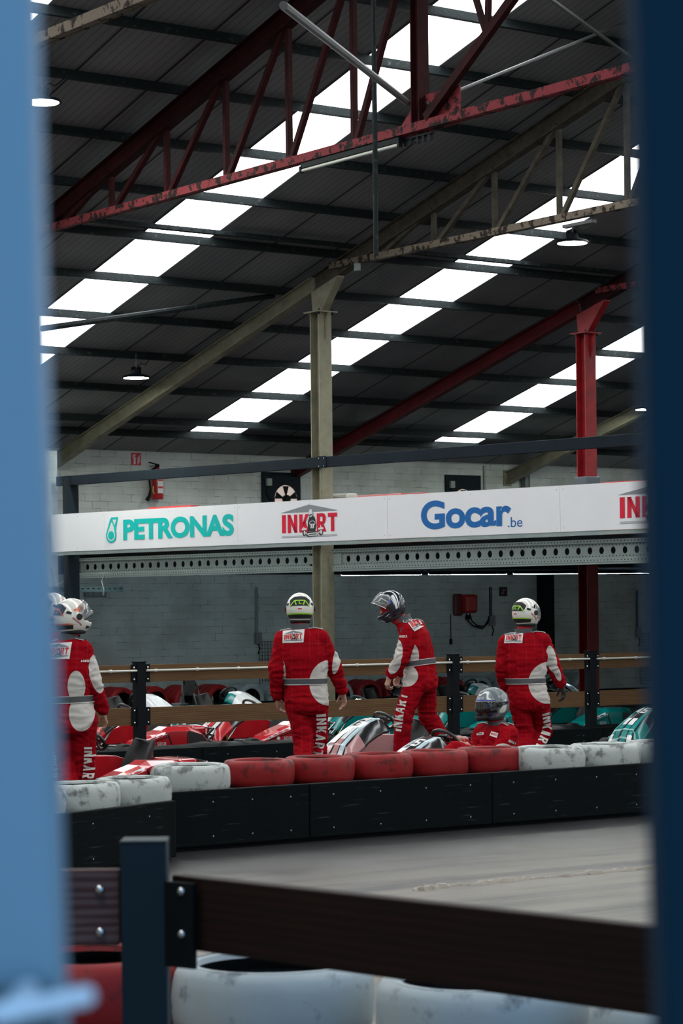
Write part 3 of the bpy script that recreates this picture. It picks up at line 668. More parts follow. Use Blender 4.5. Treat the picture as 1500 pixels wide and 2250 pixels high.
# red logo twice
def red_logo(tc, zc, W, H):
    wp, w0 = word('INK RT', 1.0, 0.13); m = MB(); kx = W/w0
    def q(p): return (tc + p[0]*kx, zc + p[1]*H)
    for p in wp: m.prism([q(a) for a in p], MP, 0.001, 0)
    m.prism([(tc+.0*W, zc+.45*H), (tc+.06*W, zc+.45*H), (tc+.115*W, zc-.2*H), (tc+.03*W, zc-.2*H)], MP, 0.001, 0)
    m.build('red_lettering', M_redp, board)
    m = MB(); m.prism([(tc-.52*W, zc+.62*H), (tc+.52*W, zc+.62*H), (tc, zc+1.02*H)], MP, .001, 0)
    m.prism([(tc-.5*W, zc-.76*H), (tc+.5*W, zc-.76*H), (tc+.5*W, zc-.66*H), (tc-.5*W, zc-.66*H)], MP, .001, 1)
    m.build('grey_roof_and_line', [M_greyp, M_lgreyp], board)
    c = tc + .03*W; M1 = bm_loc(banM(.0265)); M2 = bm_loc(banM(.028)); m = MB()
    m.prism([(c-.06*W, zc-.45*H), (c+.08*W, zc-.45*H), (c+.1*W, zc-.1*H), (c+.07*W, zc+.3*H), (c+.03*W, zc+.42*H), (c-.03*W, zc+.3*H), (c-.05*W, zc+.1*H)], M1, .001, 0)
    for sx, ww in ((-.12, .033), (.2-.02, .036)):
        m.prism(ell(c+sx*W, zc-.52*H, ww*W, .2*H), M1, .001, 0); m.prism(ell(c+sx*W+.008*W, zc-.52*H, ww*.5*W, .12*H), M2, .001, 1)
        m.prism([(c+sx*W-.045*W, zc-.30*H), (c+sx*W+.04*W, zc-.26*H), (c+sx*W+.05*W, zc-.36*H), (c+sx*W-.04*W, zc-.40*H)], M2, .001, 1)
    m.prism([(c-.11*W, zc-.6*H), (c-.06*W, zc-.76*H), (c+.1*W, zc-.74*H), (c+.17*W, zc-.56*H), (c+.1*W, zc-.46*H), (c-.05*W, zc-.48*H)], M1, .001, 0)
    for a, b_ in (((-.11, -.5), (-.03, -.68)), ((-.03, -.68), (.1, -.68)), ((.1, -.68), (.17, -.48)), ((-.05, -.58), (.12, -.56))):
        dx, dz = (b_[0]-a[0])*W, (b_[1]-a[1])*H; L = math.hypot(dx, dz); nx, nz = -dz/L*.006*W, dx/L*.006*W
        pa = (c+a[0]*W, zc+a[1]*H); pb = (c+b_[0]*W, zc+b_[1]*H)
        m.prism([(pa[0]-nx, pa[1]-nz), (pb[0]-nx, pb[1]-nz), (pb[0]+nx, pb[1]+nz), (pa[0]+nx, pa[1]+nz)], M2, .001, 1)
    m.prism(ell(c, zc+.52*H, .042*W, .24*H), M1, .0012, 0); m.prism(ell(c, zc+.54*H, .037*W, .22*H), M2, .001, 1)
    m.prism([(c-.03*W, zc+.44*H), (c+.02*W, zc+.5*H), (c+.022*W, zc+.42*H), (c-.02*W, zc+.38*H)], bm_loc(banM(.030)), .001, 0)
    m.prism(ell(c+.03*W, zc-.02*H, .055*W, .14*H), M2, .0008, 1); m.prism(ell(c+.03*W, zc-.02*H, .045*W, .11*H), bm_loc(banM(.0292)), .0006, 0)
    m.prism([(c, zc-.3*H), (c+.06*W, zc-.3*H), (c+.06*W, zc-.05*H), (c, zc-.05*H)], bm_loc(banM(.030)), .001, 1)
    m.prism([(c+.025*W, zc-.27*H), (c+.038*W, zc-.27*H), (c+.038*W, zc-.09*H), (c+.025*W, zc-.09*H)], bm_loc(banM(.0315)), .0008, 0)
    m.build('kart_driver_emblem', [M_blackp, M_whitep], board)
    return board
t0, t1 = ban(622, 1150)[0], ban(743, 1150)[0]
red_logo((t0+t1)/2, (zz(685, 1129)+zz(685, 1169))/2, t1-t0, zz(685, 1129)-zz(685, 1169))
W2 = (t1-t0); t2 = ban(1364, 1120)[0]
red_logo(t2+W2/2, (zz(1380, 1092)+zz(1380, 1138))/2, W2, zz(1380, 1092)-zz(1380, 1138))
m = MB(); m.prism([(0, 2.70), (TEND, 2.70), (TEND, 2.752), (0, 2.752)], bm_loc(banM(-.02)), 0.03); m.build('bottom_flashing', M_galv, board)

# perforated beams
def perforated(t0, t1, z0, z1, off, label, pitch=0.19, first=None):
    H = z1-z0; r = empty('perforated_beam', BA + BD*t0 + Vector((0, 0, z0))); tag(r, label, 'steel beam', 'perforated steel beams under the sponsor board')
    M = Matrix.Translation(-r.location) @ banM(off); m = MB(); L = t1-t0; n = int(L/pitch); zc = (z0+z1)/2; R = 0.043
    zl, zh = zc-.06, zc+.06
    for i in range(n):
        a = t0+i*pitch; b_ = a+pitch; c = (a+b_)/2; k = 16
        circ = [(c+R*.92*math.cos(2*PI*j/k+PI/4), zc+R*1.1*math.sin(2*PI*j/k+PI/4)) for j in range(k)]
        sq = []
        for j in range(k):
            q4 = j//4; f = (j % 4)/4; cs = [(b_, zh), (a, zh), (a, zl), (b_, zl)]
            p, q = cs[q4], cs[(q4+1) % 4]; sq.append((p[0]+(q[0]-p[0])*f, p[1]+(q[1]-p[1])*f))
        vs = [M @ Vector((x, y, 0)) for x, y in circ+sq] + [M @ Vector((x, y, -.006)) for x, y in circ]
        m.add(vs, [(j, (j+1) % k, k+(j+1) % k, k+j) for j in range(k)] + [(j, (j+1) % k, 2*k+(j+1) % k, 2*k+j) for j in range(k)], 0)
    e = t0+n*pitch
    def pl(a, b_, za, zb, zo, th, mi=0): m.prism([(a, za), (b_, za), (b_, zb), (a, zb)], Matrix.Translation(-r.location) @ banM(off+zo), th, mi)
    pl(t0, e, z0+.05, zl, -.003, .003); pl(t0, e, zh, z1-.05, -.003, .003)
    if e < t1: pl(e, t1, zl, zh, -.003, .003)
    # stepped flanges
    pl(t0, t1, z1-.05, z1, .035, .004); pl(t0, t1, z0, z0+.05, .035, .004); pl(t0, t1, z1-.054, z1-.05, 0, .036); pl(t0, t1, z0+.05, z0+.054, 0, .036)
    pl(t0, t1, z0-.03, z0, -.06, .09); pl(t0, t1, z0+.02, z1-.02, -.09, .004, 1)  # black backing sheet stands in for the shade inside the holes
    k = int(L/.055)
    for i in range(k):
        a = t0+.02+i*.055
        for z, zo in ((zl-.012, .0005), (zh+.012, .0005), (z1-.025, .0395), (z0+.022, .0395)):
            pl(a, a+.014, z-.007, z+.007, zo, .001, 1)
    m.build('web', [M_galv, M_black], r)
    m = MB()
    for a in (t0+.0, ):
        m.prism([(a, zl-.02), (a+.16, zl-.02), (a+.16, zh+.02), (a, zh+.02)], Matrix.Translation(-r.location) @ banM(off+.006), .008)
    m.build('splice_plate', M_galv, r)
    return r
tc = (Vector((20.1, COLY, 0))-BA).dot(BD)
z0l = ban(300, 1258, -.2)[1]; z1l = ban(300, 1216, -.2)[1]
perforated(ban(165, 1240, -.2)[0], tc-.13, 2.36, 2.65, -.22, 'grey perforated steel beam under the board, left of the cream column')
perforated(tc+.20, TEND-.2, 2.36, 2.65, -.22, 'grey perforated steel beam under the board, right of the cream column')

# dark rail above the board
za, zb = ban(125, 1069, -.1)[1], ban(125, 1048, -.1)[1]
r = empty('guard_rail_beam', BA + Vector((0, 0, za))); tag(r, 'dark blue steel rail running level above the white sponsor board', 'rail')
MR = Matrix.Translation(-r.location) @ banM(-.1)
m = MB(); m.prism([(.06, za), (TEND, za), (TEND, zb), (.06, zb)], MR, 0.06); m.build('rail', M_darkbeam, r, bevel=.006)
m = MB(); m.prism([(tc+.08, za-.01), (tc+.24, za-.01), (tc+.24, zb+.01), (tc+.08, zb+.01)], Matrix.Translation(-r.location) @ banM(-.038), 0.01)
for t in (.11, .21):
    for z in (za+.02, zb-.02): m.prism(ell(tc+t, z, .009, .009, 8), Matrix.Translation(-r.location) @ banM(-.03), 0.012, 1)
m.build('joint_plate', [M_darkbeam, M_chrome], r)
p = BA + BD*0.33 - BN*.12
m = MB(); m.box((0, 0, zb/2), (0.2, 0.2, zb)); o = m.build('deck_post', M_darkbeam, bevel=.006); o.location = (p.x, p.y, 0); o.rotation_euler = (0, 0, math.radians(-9))
tag(o, 'dark blue steel deck post at the left end of the sponsor board', 'post')

# deck slab, joists
m = MB(); P_ = [BA - BN*.35 + BD*.1, BA - BN*.35 + BD*(TEND), Vector((44, 19, 0)), Vector((44, WALLY-.02, 0)), Vector((19.2, WALLY-.02, 0))]
Md = Matrix.Identity(4); Md.translation = (0, 0, 2.62); m.prism([(v.x, v.y) for v in P_], Md, 0.09)
o = m.build('raised_deck', M_black); tag(o, 'dark raised deck behind the sponsor board, roofing the pit garage', 'deck')
for k, y in enumerate((34.9, 33.3, 31.7, 30.1, 28.7, 27.3, 25.9, 24.4)):
    m = MB(); xa = BA.x + (BA.y-y)*(BB.x-BA.x)/(BA.y-BB.y) + .5
    if abs(y-28.1) < .7: pass
    m.box(((xa+44)/2, y, 2.52), (44-xa, 0.06, 0.2)); o = m.build('deck_joist', M_black)
    tag(o, 'black joist under the raised deck, ' + ORD[k] + ' from the back wall', 'joist', 'joists under the raised deck')
# tubes of light under the deck
ends = [(742, 1263.5, 38.6), (1262, 1262, 40.0), (1314, 1262, 40.1), (1470, 1258.5, 40.5)]
n = 0
def tube_lamp(a, b_, label):
    r = empty('tube_lamp', a); tag(r, label, 'lamp', 'thin tube lamps under the deck')
    m = MB(); m.bar((0, 0, .03), (b_-a) + Vector((0, 0, .03)), .06, .03); s_ = Vector((-SY, -CY, 0))*.03; m.bar(s_ + Vector((0, 0, .018)), s_ + (b_-a) + Vector((0, 0, .018)), .004, .05); m.build('housing', M_black, r)  # thin side plate is added to hide most of the tube from view
    m = MB(); m.tube([(0, 0, 0), b_-a], 0.009, 8); m.build('tube', M_tube, r)
    m = MB(); m.box((0, 0, .13), (.02, .02, .22)); m.box((b_-a) + Vector((0, 0, .13)), (.02, .02, .22)); m.build('hanger', M_black, r)
A_, B_ = at(742, 1263.5, 38.6), at(1480, 1258.2, 40.6)
for i, lab in enumerate(('thin tube lamp under the deck just right of the cream column', 'thin tube lamp under the deck above the dark helmet', 'thin tube lamp under the deck left of the red column', 'thin tube lamp under the deck right of the red column')):
    a = A_.lerp(B_, i/4 + .01); b_ = A_.lerp(B_, (i+1)/4 - .01); tube_lamp(a, b_, lab)

A_, B_ = at(195, 1265.5, 38.8), at(678, 1252, 37.0)
for i, lab in enumerate(('thin tube lamp under the deck at far left', 'thin tube lamp under the deck, second from the left', 'thin tube lamp under the deck just left of the cream column')):
    a = A_.lerp(B_, i/3 + .01); b_ = A_.lerp(B_, (i+1)/3 - .01); tube_lamp(a, b_, lab)

# things standing on the deck behind the board
def on_deck(px0, px1, py, off, depth, mt, name, label, cat, z0=2.71):
    a, z = ban(px0, py, off); b_, z2 = ban(px1, py, off); c = BA + BD*(a+b_)/2 + BN*off; z = (z+z2)/2
    m = MB(); L = b_-a
    m.box((0, 0, (z-z0)/2), (L, depth, z-z0)); m.box((0, 0, (z-z0)-.04), (L*1.01, depth+.04, .05))
    o = m.build(name, mt, bevel=.012); o.location = (c.x, c.y, z0); o.rotation_euler = (0, 0, math.atan2(BD.y, BD.x)); return tag(o, label, cat)
on_deck(238, 330, 1119.5, -.5, .08, pbr('brown_board', (.2, .17, .15), .6), 'timber_edge_board', 'weathered brown board edge above the left of the sponsor board', 'board')
on_deck(335, 428, 1112.5, -.5, .16, M_redbox, 'crash_barrier_block', 'red barrier block above the teal word on the board', 'barrier', )
on_deck(730, 773, 1085, -.5, .2, M_pipe, 'storage_crate', 'pale cream crate above the board right of the cream column', 'crate')
on_deck(780, 889, 1087, -.75, .16, M_redbox, 'crash_barrier_block', 'long red barrier block above the board left of the blue word', 'barrier')
on_deck(906, 938, 1083, -.6, .16, M_redbox, 'crash_barrier_block', 'short red barrier block above the blue word', 'barrier')
on_deck(1330, 1420, 1058, -.6, .2, M_redbox, 'crash_barrier_block', 'red barrier block above the board at the far right', 'barrier')
m = MB(); m.box((0, 0, .55), (.3, .3, 1.1)); o = m.build('column_sleeve', pbr('grey_sleeve', (.10, .12, .14), .5), bevel=.02); o.location = (TX[3], COLY, 2.71); tag(o, 'dark grey protective sleeve round the foot of the red column on the deck', 'sleeve')

# ================================================================== back wall fittings
WF = WALLY
def wallbox(px0, py0, px1, py1, dep, mt, name, label, cat, parent=None, bev=.01, y=WF):
    a, b_ = onY(px0, py0, y), onY(px1, py1, y); m = MB(); m.box((0, -dep/2-.001, 0), (abs(b_.x-a.x), dep, abs(b_.z-a.z)))
    o = m.build(name, mt, bevel=bev); o.location = ((a.x+b_.x)/2, y, (a.z+b_.z)/2)
    if label: tag(o, label, cat)
    return o
def wallpipe(pts, r_, mt, name, label, cat, y=WF-.03):
    P = [onY(px, py, y) for px, py in pts]; m = MB(); m.tube([p-P[0] for p in P], r_, 8); o = m.build(name, mt, smooth=True); o.location = P[0]; return tag(o, label, cat)
# fire sign
a, b_ = onY(288, 995, WF), onY(309, 1022, WF)
sg = wallbox(288, 995, 309, 1022, .012, M_redp, 'fire_sign', 'red square fire extinguisher sign high on the back wall', 'sign', bev=0)
w, h = abs(b_.x-a.x), abs(b_.z-a.z); MS = Matrix(((1, 0, 0, 0), (0, 0, -1, -.0135), (0, 1, 0, 0), (0, 0, 0, 1)))
m = MB(); k = w
m.prism([(-.30*k, -.48*k), (-.08*k, -.48*k), (-.08*k, .2*k), (-.30*k, .2*k)], MS, .002); m.prism([(-.34*k, .3*k), (-.05*k, .45*k), (-.02*k, .36*k), (-.26*k, .22*k)], MS, .002)
m.prism([(-.42*k, .1*k), (-.36*k, .12*k), (-.28*k, .44*k), (-.36*k, .4*k)], MS, .002)
for i in range(4): m.prism([(.08*k, (-.45+i*.17)*k), (.12*k, (-.5+i*.17)*k), (.40*k, (-.2+i*.17)*k), (.36*k, (-.13+i*.17)*k)], MS, .002)
m.build('pictogram', M_whitep, sg)
# extinguisher
P = onY(346, 1097, WF-.12); r = empty('fire_extinguisher', P); r.scale = (1.2, 1.2, 1.12); tag(r, 'red fire extinguisher with white label on the back wall above the board', 'extinguisher')
m = MB(); R = .085; m.lathe([(0, 0), (R*.9, 0), (R, .02), (R, .40), (R*.8, .45), (R*.35, .48), (.02, .5)], n=28); m.build('cylinder', M_redbox, r, True)
m = MB(); m.box((-.005, -R-.004, .22), (.09, .006, .26)); m.box((-.005, -R-.008, .18), (.08, .002, .03), mi=1); m.box((-.005, -R-.008, .29), (.08, .002, .02), mi=1); m.build('label', [M_whitep, M_redp], r)
m = MB(); m.box((0, 0, .52), (.05, .04, .05)); m.bar((0, 0, .54), (-.14, 0, .57), .03, .015); m.bar((0, 0, .52), (-.12, 0, .51), .03, .012); m.build('handle', M_black, r)
m = MB(); m.tube([(-.02, -.02, .5), (-.11, -.02, .45), (-.15, -.02, .3), (-.13, -.02, .15), (-.15, -.02, .05), (-.19, -.02, -.02)], [.014]*4+[.02, .032], 10); m.build('hose', M_black, r, True)
m = MB(); m.tube([(-.10, -.05, .2), (-.115, -.06, .12), (-.09, -.05, .08)], .012, 8); m.build('hose_clip', pbr('yellow_plastic', (.5, .38, .12), .5), r, True)
m = MB(); m.box((0, .1, .3), (.06, .06, .04)); m.build('wall_bracket', M_black, r)
# fans
M_fanglow = emit('fan_backlight', (.75, .62, .56), .32)  # glowing disc stands in for daylight coming through the fan
def fan(px0, py0, px1, py1, label, cxf=.62, cyf=.42):
    a, b_ = onY(px0, py0, WF), onY(px1, py1, WF); w, h = b_.x-a.x, abs(b_.z-a.z); r = empty('wall_fan', ((a.x+b_.x)/2, WF, (a.z+b_.z)/2)); tag(r, label, 'fan', 'square extractor fans on the back wall')
    cx, cz = (cxf-.5)*w, (cyf-.5)*w; R = w*.31; m = MB(); k = 24
    circ = [(cx+R*math.cos(2*PI*j/k+PI/4), cz+R*math.sin(2*PI*j/k+PI/4)) for j in range(k)]; hw = w/2
    cs = [(hw, hw), (-hw, hw), (-hw, -hw), (hw, -hw)]; sq = []
    for j in range(k):
        q4 = j//6; f = (j % 6)/6; p, q = cs[q4], cs[(q4+1) % 4]; sq.append((p[0]+(q[0]-p[0])*f, p[1]+(q[1]-p[1])*f))
    vs = [Vector((x, -.05, z)) for x, z in circ+sq] + [Vector((x, -.005, z)) for x, z in circ+sq]
    fs = []
    for j in range(k):
        i = (j+1) % k; fs += [(j, i, k+i, k+j), (j, i, 2*k+i, 2*k+j), (k+j, k+i, 3*k+i, 3*k+j)]
    m.add(vs, fs); o_ = m.build('plate', M_darkbeam, r); r.location.z = (a.z) - w/2
    m = MB(); m.lathe([(R*.99, 0), (R*.99, .006)], Matrix(((1, 0, 0, cx), (0, 0, 1, -.02), (0, 1, 0, cz), (0, 0, 0, 1))), 24); m.build('daylight_disc', M_fanglow, r)
    m = MB()
    for j in range(5):
        t = 2*PI*j/5+.3; m.prism([(cx+.03*math.cos(t), cz+.03*math.sin(t)), (cx+R*.95*math.cos(t-.25), cz+R*.95*math.sin(t-.25)), (cx+R*.95*math.cos(t+.3), cz+R*.95*math.sin(t+.3))], Matrix(((1, 0, 0, 0), (0, 0, -1, -.035), (0, 1, 0, 0), (0, 0, 0, 1))), .006)
    m.lathe([(R*.3, 0), (R*.3, .05), (R*.2, .07)], Matrix(((1, 0, 0, cx), (0, 0, -1, -.03), (0, 1, 0, cz), (0, 0, 0, 1))), 16); m.build('fan_blades', M_black, r)
    m = MB(); m.box((-w*.36, -.08, w*.28), (.1, .06, .13)); m.build('switch_box', M_galv, r)
    m = MB(); m.tube([(-w*.36, -.06, w*.2), (-w*.42, -.06, w*.05), (-w*.3, -.06, -.1), (cx-R, -.06, cz)], .008, 6); m.build('cable', M_black, r)
    return r
fan(573, 1037, 657, 1110, 'square dark extractor fan on the back wall left of the cream column')
fan(976, 1043, 1053, 1110, 'square dark extractor fan on the back wall above the blue word', .5, .38)
wallpipe([(1064, 1023), (1065, 1090)], .022, M_galv, 'conduit_pipe', 'thin grey conduit on the back wall right of the second fan', 'pipe')
wallpipe([(1154, 1030), (1155, 1100)], .085, pbr('drain_grey', (.11, .14, .14), .4), 'drain_pipe', 'thick dark grey drainpipe on the back wall by the far cream rafter', 'pipe', WF-.1)
# under the deck
def conduit_switch(px, y0, y1, lab):
    a, b_ = onY(px, y0, WF), onY(px, y1, WF); r = empty('wall_switch', (a.x, WF, b_.z)); tag(r, lab, 'switch', 'switch boxes on the lower back wall')
    m = MB(); m.tube([(0, -.02, .05), (0, -.02, a.z-b_.z)], .013, 8); m.tube([(.04, -.02, .05), (.04, -.02, a.z-b_.z)], .008, 8); m.build('conduit', M_galv if px < 600 else M_black, r)
    m = MB(); m.box((.03, -.04, -.02), (.13, .07, .2)); m.build('box', pbr('grey_box', (.22, .25, .25), .5), r, bevel=.01)
    m = MB(); m.box((.05, -.08, -.05), (.03, .01, .03)); m.build('button', pbr('ochre', (.35, .25, .1), .5), r)
    m = MB(); m.tube([(.02, -.04, -.1), (.06, -.05, -.2), (.02, -.05, -.3)], .012, 6); m.build('cable', M_black, r)
conduit_switch(560, 1290, 1400, 'grey switch box with conduit on the lower back wall left of the second driver')
conduit_switch(1074, 1290, 1362, 'dark switch box on the lower back wall right of the red hose box')
conduit_switch(1396, 1298, 1388, 'switch box with dark conduit at the right end of the lower back wall')
def grid(px0, py0, px1, py1, lab):
    a, b_ = onY(px0, py0, WF-.05), onY(px1, py1, WF-.05); w, h = b_.x-a.x, abs(b_.z-a.z); m = MB(); n = int(w/.06)+1; k = int(h/.06)+1
    for i in range(n): m.bar((i*w/(n-1), 0, 0), (i*w/(n-1), 0, -h), .007, .007, (0, 1, 0))
    for i in range(k): m.bar((0, 0, -i*h/(k-1)), (w, 0, -i*h/(k-1)), .007, .007)
    for i in (0, n-1): m.bar((i*w/(n-1), 0, -.05), (i*w/(n-1), .05, -.05), .012, .012)
    o = m.build('wire_mesh_panel', M_black); o.location = a; tag(o, lab, 'mesh panel', 'wire mesh panels on the lower wall')
grid(569, 1410, 640, 1500, 'black wire mesh panel on the lower wall behind the second driver')
grid(1405, 1392, 1470, 1500, 'black wire mesh panel on the lower wall at the far right')
rb = wallbox(1008, 1306, 1035, 1347, .22, M_redbox, 'hose_reel_box', 'dark red hose reel box on the lower back wall', 'hose box', bev=.05)
m = MB(); m.box((-.22, -.05, -.02), (.2, .08, .42)); m.build('back_plate', pbr('dull_red', (.16, .03, .03), .5), rb, bevel=.03)
m = MB(); m.tube([(-.05, -.1, -.17), (-.02, -.1, -.32), (.1, -.1, -.42), (.35, -.08, -.48), (.5, -.06, -.38), (.55, -.05, -.25)], .014, 8); m.tube([(.02, -.1, -.17), (.08, -.1, -.33), (.2, -.1, -.42), (.4, -.08, -.44), (.55, -.05, -.3)], .014, 8); m.build('hose', M_black, rb, True)
m = MB(); m.box((-.02, -.1, -.26), (.07, .06, .09)); m.tube([(-.38, -.03, -.2), (-.38, -.03, -.7)], .008, 6); m.box((-.38, -.03, -.72), (.05, .03, .1)); m.build('coupling', M_black, rb)
es = wallbox(1096, 1290, 1113, 1310, .015, pbr('dark_sign', (.05, .02, .02), .5), 'exit_sign', 'small dark square sign under the deck left of the fourth driver', 'sign', bev=0)
m = MB(); m.box((0, -.018, 0), (.02, .004, .1)); m.box((.03, -.018, .03), (.05, .004, .02)); m.box((-.04, -.018, -.03), (.03, .004, .03)); m.build('pictogram', M_greyp, es)
so = wallbox(184, 1297, 232, 1312, .05, pbr('grey_box2', (.2, .23, .23), .5), 'socket_row', 'row of grey sockets low on the wall behind the left driver', 'socket')
m = MB()
for i in range(3): m.box((-.12+i*.12, -.055, 0), (.07, .01, .06))
m.build('socket_cover', M_greyp, so)
a = onY(1198, 1300, 35.6); m = MB(); m.box((0, 0, 1.3), (.24, .24, 2.6)); o = m.build('black_post', M_black); o.location = (a.x, 35.6, 0); tag(o, 'black steel post by the back wall behind the fourth driver', 'post')
# pier at the left
a = onY(104, 1100, 35.0); b_ = onY(137, 1100, 33.9)
m = MB(); m.box((18.62, 35.02, EAVE/2-.1), (1.0, 1.98, EAVE-.2)); struct(m.build('wall_corner', M_wally))
m = MB(); xa = 17.5; m.box((18.9, 33.85, 2.16), (2.6, .05, .09))
for i in range(26): m.box((17.65+i*.1, 33.822, 2.17), (.05, .004, .018), mi=1)
o = m.build('cable_tray', [pbr('tray_green_grey', (.07, .10, .09), .5), M_black]); tag(o, 'green-grey perforated cable tray behind the left driver', 'cable tray')
for nm, P, lab in (('hanging_cable', [Vector((18.98, 34.02, 2.52)), Vector((19.0, 33.97, 2.32)), Vector((19.05, 33.85, 2.24)), Vector((19.12, 33.72, 2.34))], 'thin cable drooping beside the dark deck post'),
                     ('loose_wire', [BA + BD*1.1 - BN*.2 + Vector((0, 0, 2.42)), BA + BD*1.02 - BN*.17 + Vector((0, 0, 2.28)), BA + BD*1.07 - BN*.17 + Vector((0, 0, 2.15)), BA + BD*1.06 - BN*.17 + Vector((0, 0, 2.05))], 'loose thin wire hanging below the left beam')):
    m = MB(); m.tube([p-P[0] for p in P], .010, 6); o = m.build(nm, M_galv); o.location = P[0]; tag(o, lab, 'cable')

# ================================================================== pit lane fence
FY = 23.0; posts = [11.70, 13.93, 16.155, 18.38, 20.61, 22.84]
fz = [(1.0, 1.19), (0.52, 0.715)]
r = empty('timber_fence', (posts[0], FY, 0)); tag(r, 'timber two-board fence with black posts and white conduit between the pit lanes', 'fence')
for k, x in enumerate(posts):
    m = MB(); m.box((x-posts[0], 0, .61), (.11, .11, 1.22)); m.box((x-posts[0], 0, 1.222), (.13, .13, .012)); o = m.build('post', M_black, r, bevel=.004)
    m = MB()
    for za, zb in fz: m.box((x-posts[0], -.03, (za+zb)/2), (.24, .012, zb-za+.01))
    m.build('bracket', M_black, o); m = MB()
    for za, zb in fz:
        for sx in (-.088, .088):
            for z in (za+.03, zb-.03): m.ball((x-posts[0]+sx, -.04, z), .013, 6)
    m.build('bolts', M_chrome, o, True)
for i in range(-1, len(posts)):
    xa = (posts[i] if i >= 0 else posts[0]-2.2) + .062; xb = (posts[i+1] if i+1 < len(posts) else posts[-1]+2.2) - .062
    for za, zb in fz:
        m = MB(); m.box(((xa+xb)/2-posts[0], 0, (za+zb)/2), (xb-xa, .04, zb-za)); m.build('rail_board', M_wood, r, bevel=.003)
    m = MB(); xa += .0; m.tube([(xa-posts[0], -.055, 1.125), (xb-posts[0], -.055, 1.125)], .0125, 10)
    q = xa+.12
    while q < xb: m.tube([(q-posts[0]-.015, -.055, 1.125), (q-posts[0]+.015, -.055, 1.125)], .019, 10); q += .55
    m.build('conduit', M_pipe, r, True)
def barrier_board(x0, x1, y, h, lab, ang=0, ledge=None, nb=3, th=.05):
    L = x1-x0; r = empty('track_barrier', (x0, y, 0)); r.rotation_euler = (0, 0, ang); tag(r, lab, 'barrier')
    m = MB(); m.box((L/2, 0, .02+h/2), (L-.008, th, h-.02)); m.build('board', M_barrier, r, bevel=.008)
    m = MB()
    for i in range(nb):
        for z in (.1, h-.08): m.ball(((i+.5)*L/nb, -th/2, z), .007, 6, sc=(1, .5, 1))
    m.build('bolts', M_greyp, r, True)
    if ledge: m = MB(); m.box((L/2, ledge[0]/2+th/2, ledge[1]/2), (L, ledge[0], ledge[1])); m.build('backing', M_black, r)
    else:
        m = MB(); m.box((L*.5, .05, h/2-.02), (.08, .06, h-.05)); m.build('backing', M_black, r)
    return r
M_barrier = pbr('black_barrier_board', (0.004, 0.006, 0.007), 0.6, spec=.06, col2=(0.03, 0.042, 0.042), thr=0.66, vscale=3.0, stretch=(1.2, 1.2, 16), thr_w=.06, bump=.15)
xs = [10.6 + 2.0*i for i in range(8)]
for i in range(7): barrier_board(xs[i], xs[i+1], FY-.22, .25, 'low black barrier board at the foot of the timber fence, ' + ORD[i] + ' from the left')
# front barrier
fx = [9.22, 10.62, 12.42, 14.22, 16.02]
fd = ['black track barrier board below the first red tyres, beside the white ones', 'black track barrier board below the middle of the red tyre row', 'black track barrier board below the white tyres at right', 'black track barrier board at the right edge of the frame']
for i in range(4): barrier_board(fx[i], fx[i+1], 15.08, .435, fd[i], 0, (1.12, .355), 4)
ang = .369
barrier_board(6.76, 6.76+2.5, 13.66, .42, 'black track barrier board angled towards the camera under the left white tyres', ang, (.85, .355), 4)

# ================================================================== tyres
def tyre_mat(name, base, dirt, thr=.6):
    return pbr(name, base, .55, spec=.3, col2=dirt, thr=thr, vscale=7, thr_w=.05, bump=.25, bscale=9)
M_tw = tyre_mat('white_painted_tyre', (.46, .50, .48), (.15, .16, .155), .57)
M_tr = tyre_mat('red_painted_tyre', (.25, .010, .012), (.09, .010, .010), .58)
M_tw2 = tyre_mat('white_wall_tyre', (.42, .48, .49), (.20, .22, .22), .62)
M_tr2 = tyre_mat('red_wall_tyre', (.34, .012, .016), (.12, .01, .01), .62)
def tyre_mesh(R=.30, w=.20, hole=.19):
    p = [(hole, -w*.40), (hole+.008, -w*.475), (hole+.03, -w*.49), (hole+.034, -w*.475), ((R+hole)/2, -w*.49), (R-.05, -w*.50), (R-.022, -w*.46), (R-.006, -w*.36), (R, -w*.22), (R+.002, 0)]
    p = p + [(a, -b) for a, b in p[::-1][1:]]
    inner = [(hole+.02, w*.30), (R-.03, w*.2), (R-.03, -w*.2), (hole+.02, -w*.30)]
    m = MB(); m.lathe(p + inner, n=56, closed=True)
    k0 = (len(p)-1)*56; m.m = [0 if i < k0 else 1 for i in range(len(m.f))]; return m
def bumpy(o, seed, amp=.006):
    for v in o.data.vertices:
        c = v.co; d = noise.noise(c*7 + Vector((seed*3.1, 0, 0)))*amp + noise.noise(c*22 + Vector((seed, 0, 0)))*amp*.3; r_ = math.hypot(c.x, c.y)
        c.x += c.x/r_*d; c.y += c.y/r_*d; c.z += noise.noise(c*6 + Vector((0, seed, 0)))*amp*.6
tw_src = [tyre_mesh(.31, .215, .20).build('tyre', [M_tw, M_rubber], smooth=True) for _ in range(3)]
tr_src = [tyre_mesh(.288, .215, .185).build('tyre', [M_tr, M_rubber], smooth=True) for _ in range(3)]
tws_src = [tyre_mesh(.283, .215, .19).build('tyre', [M_tw, M_rubber], smooth=True) for _ in range(3)]
for k, o in enumerate(tw_src+tr_src+tws_src): bumpy(o, k*7+1, .008)
used = set()
def put_tyre(src, loc, rot, label, group):
    if src.name in used: o = src.copy(); COL.objects.link(o)
    else: o = src; used.add(src.name)
    o.location = loc; o.rotation_euler = rot; tag(o, label, 'tyre', group); return o
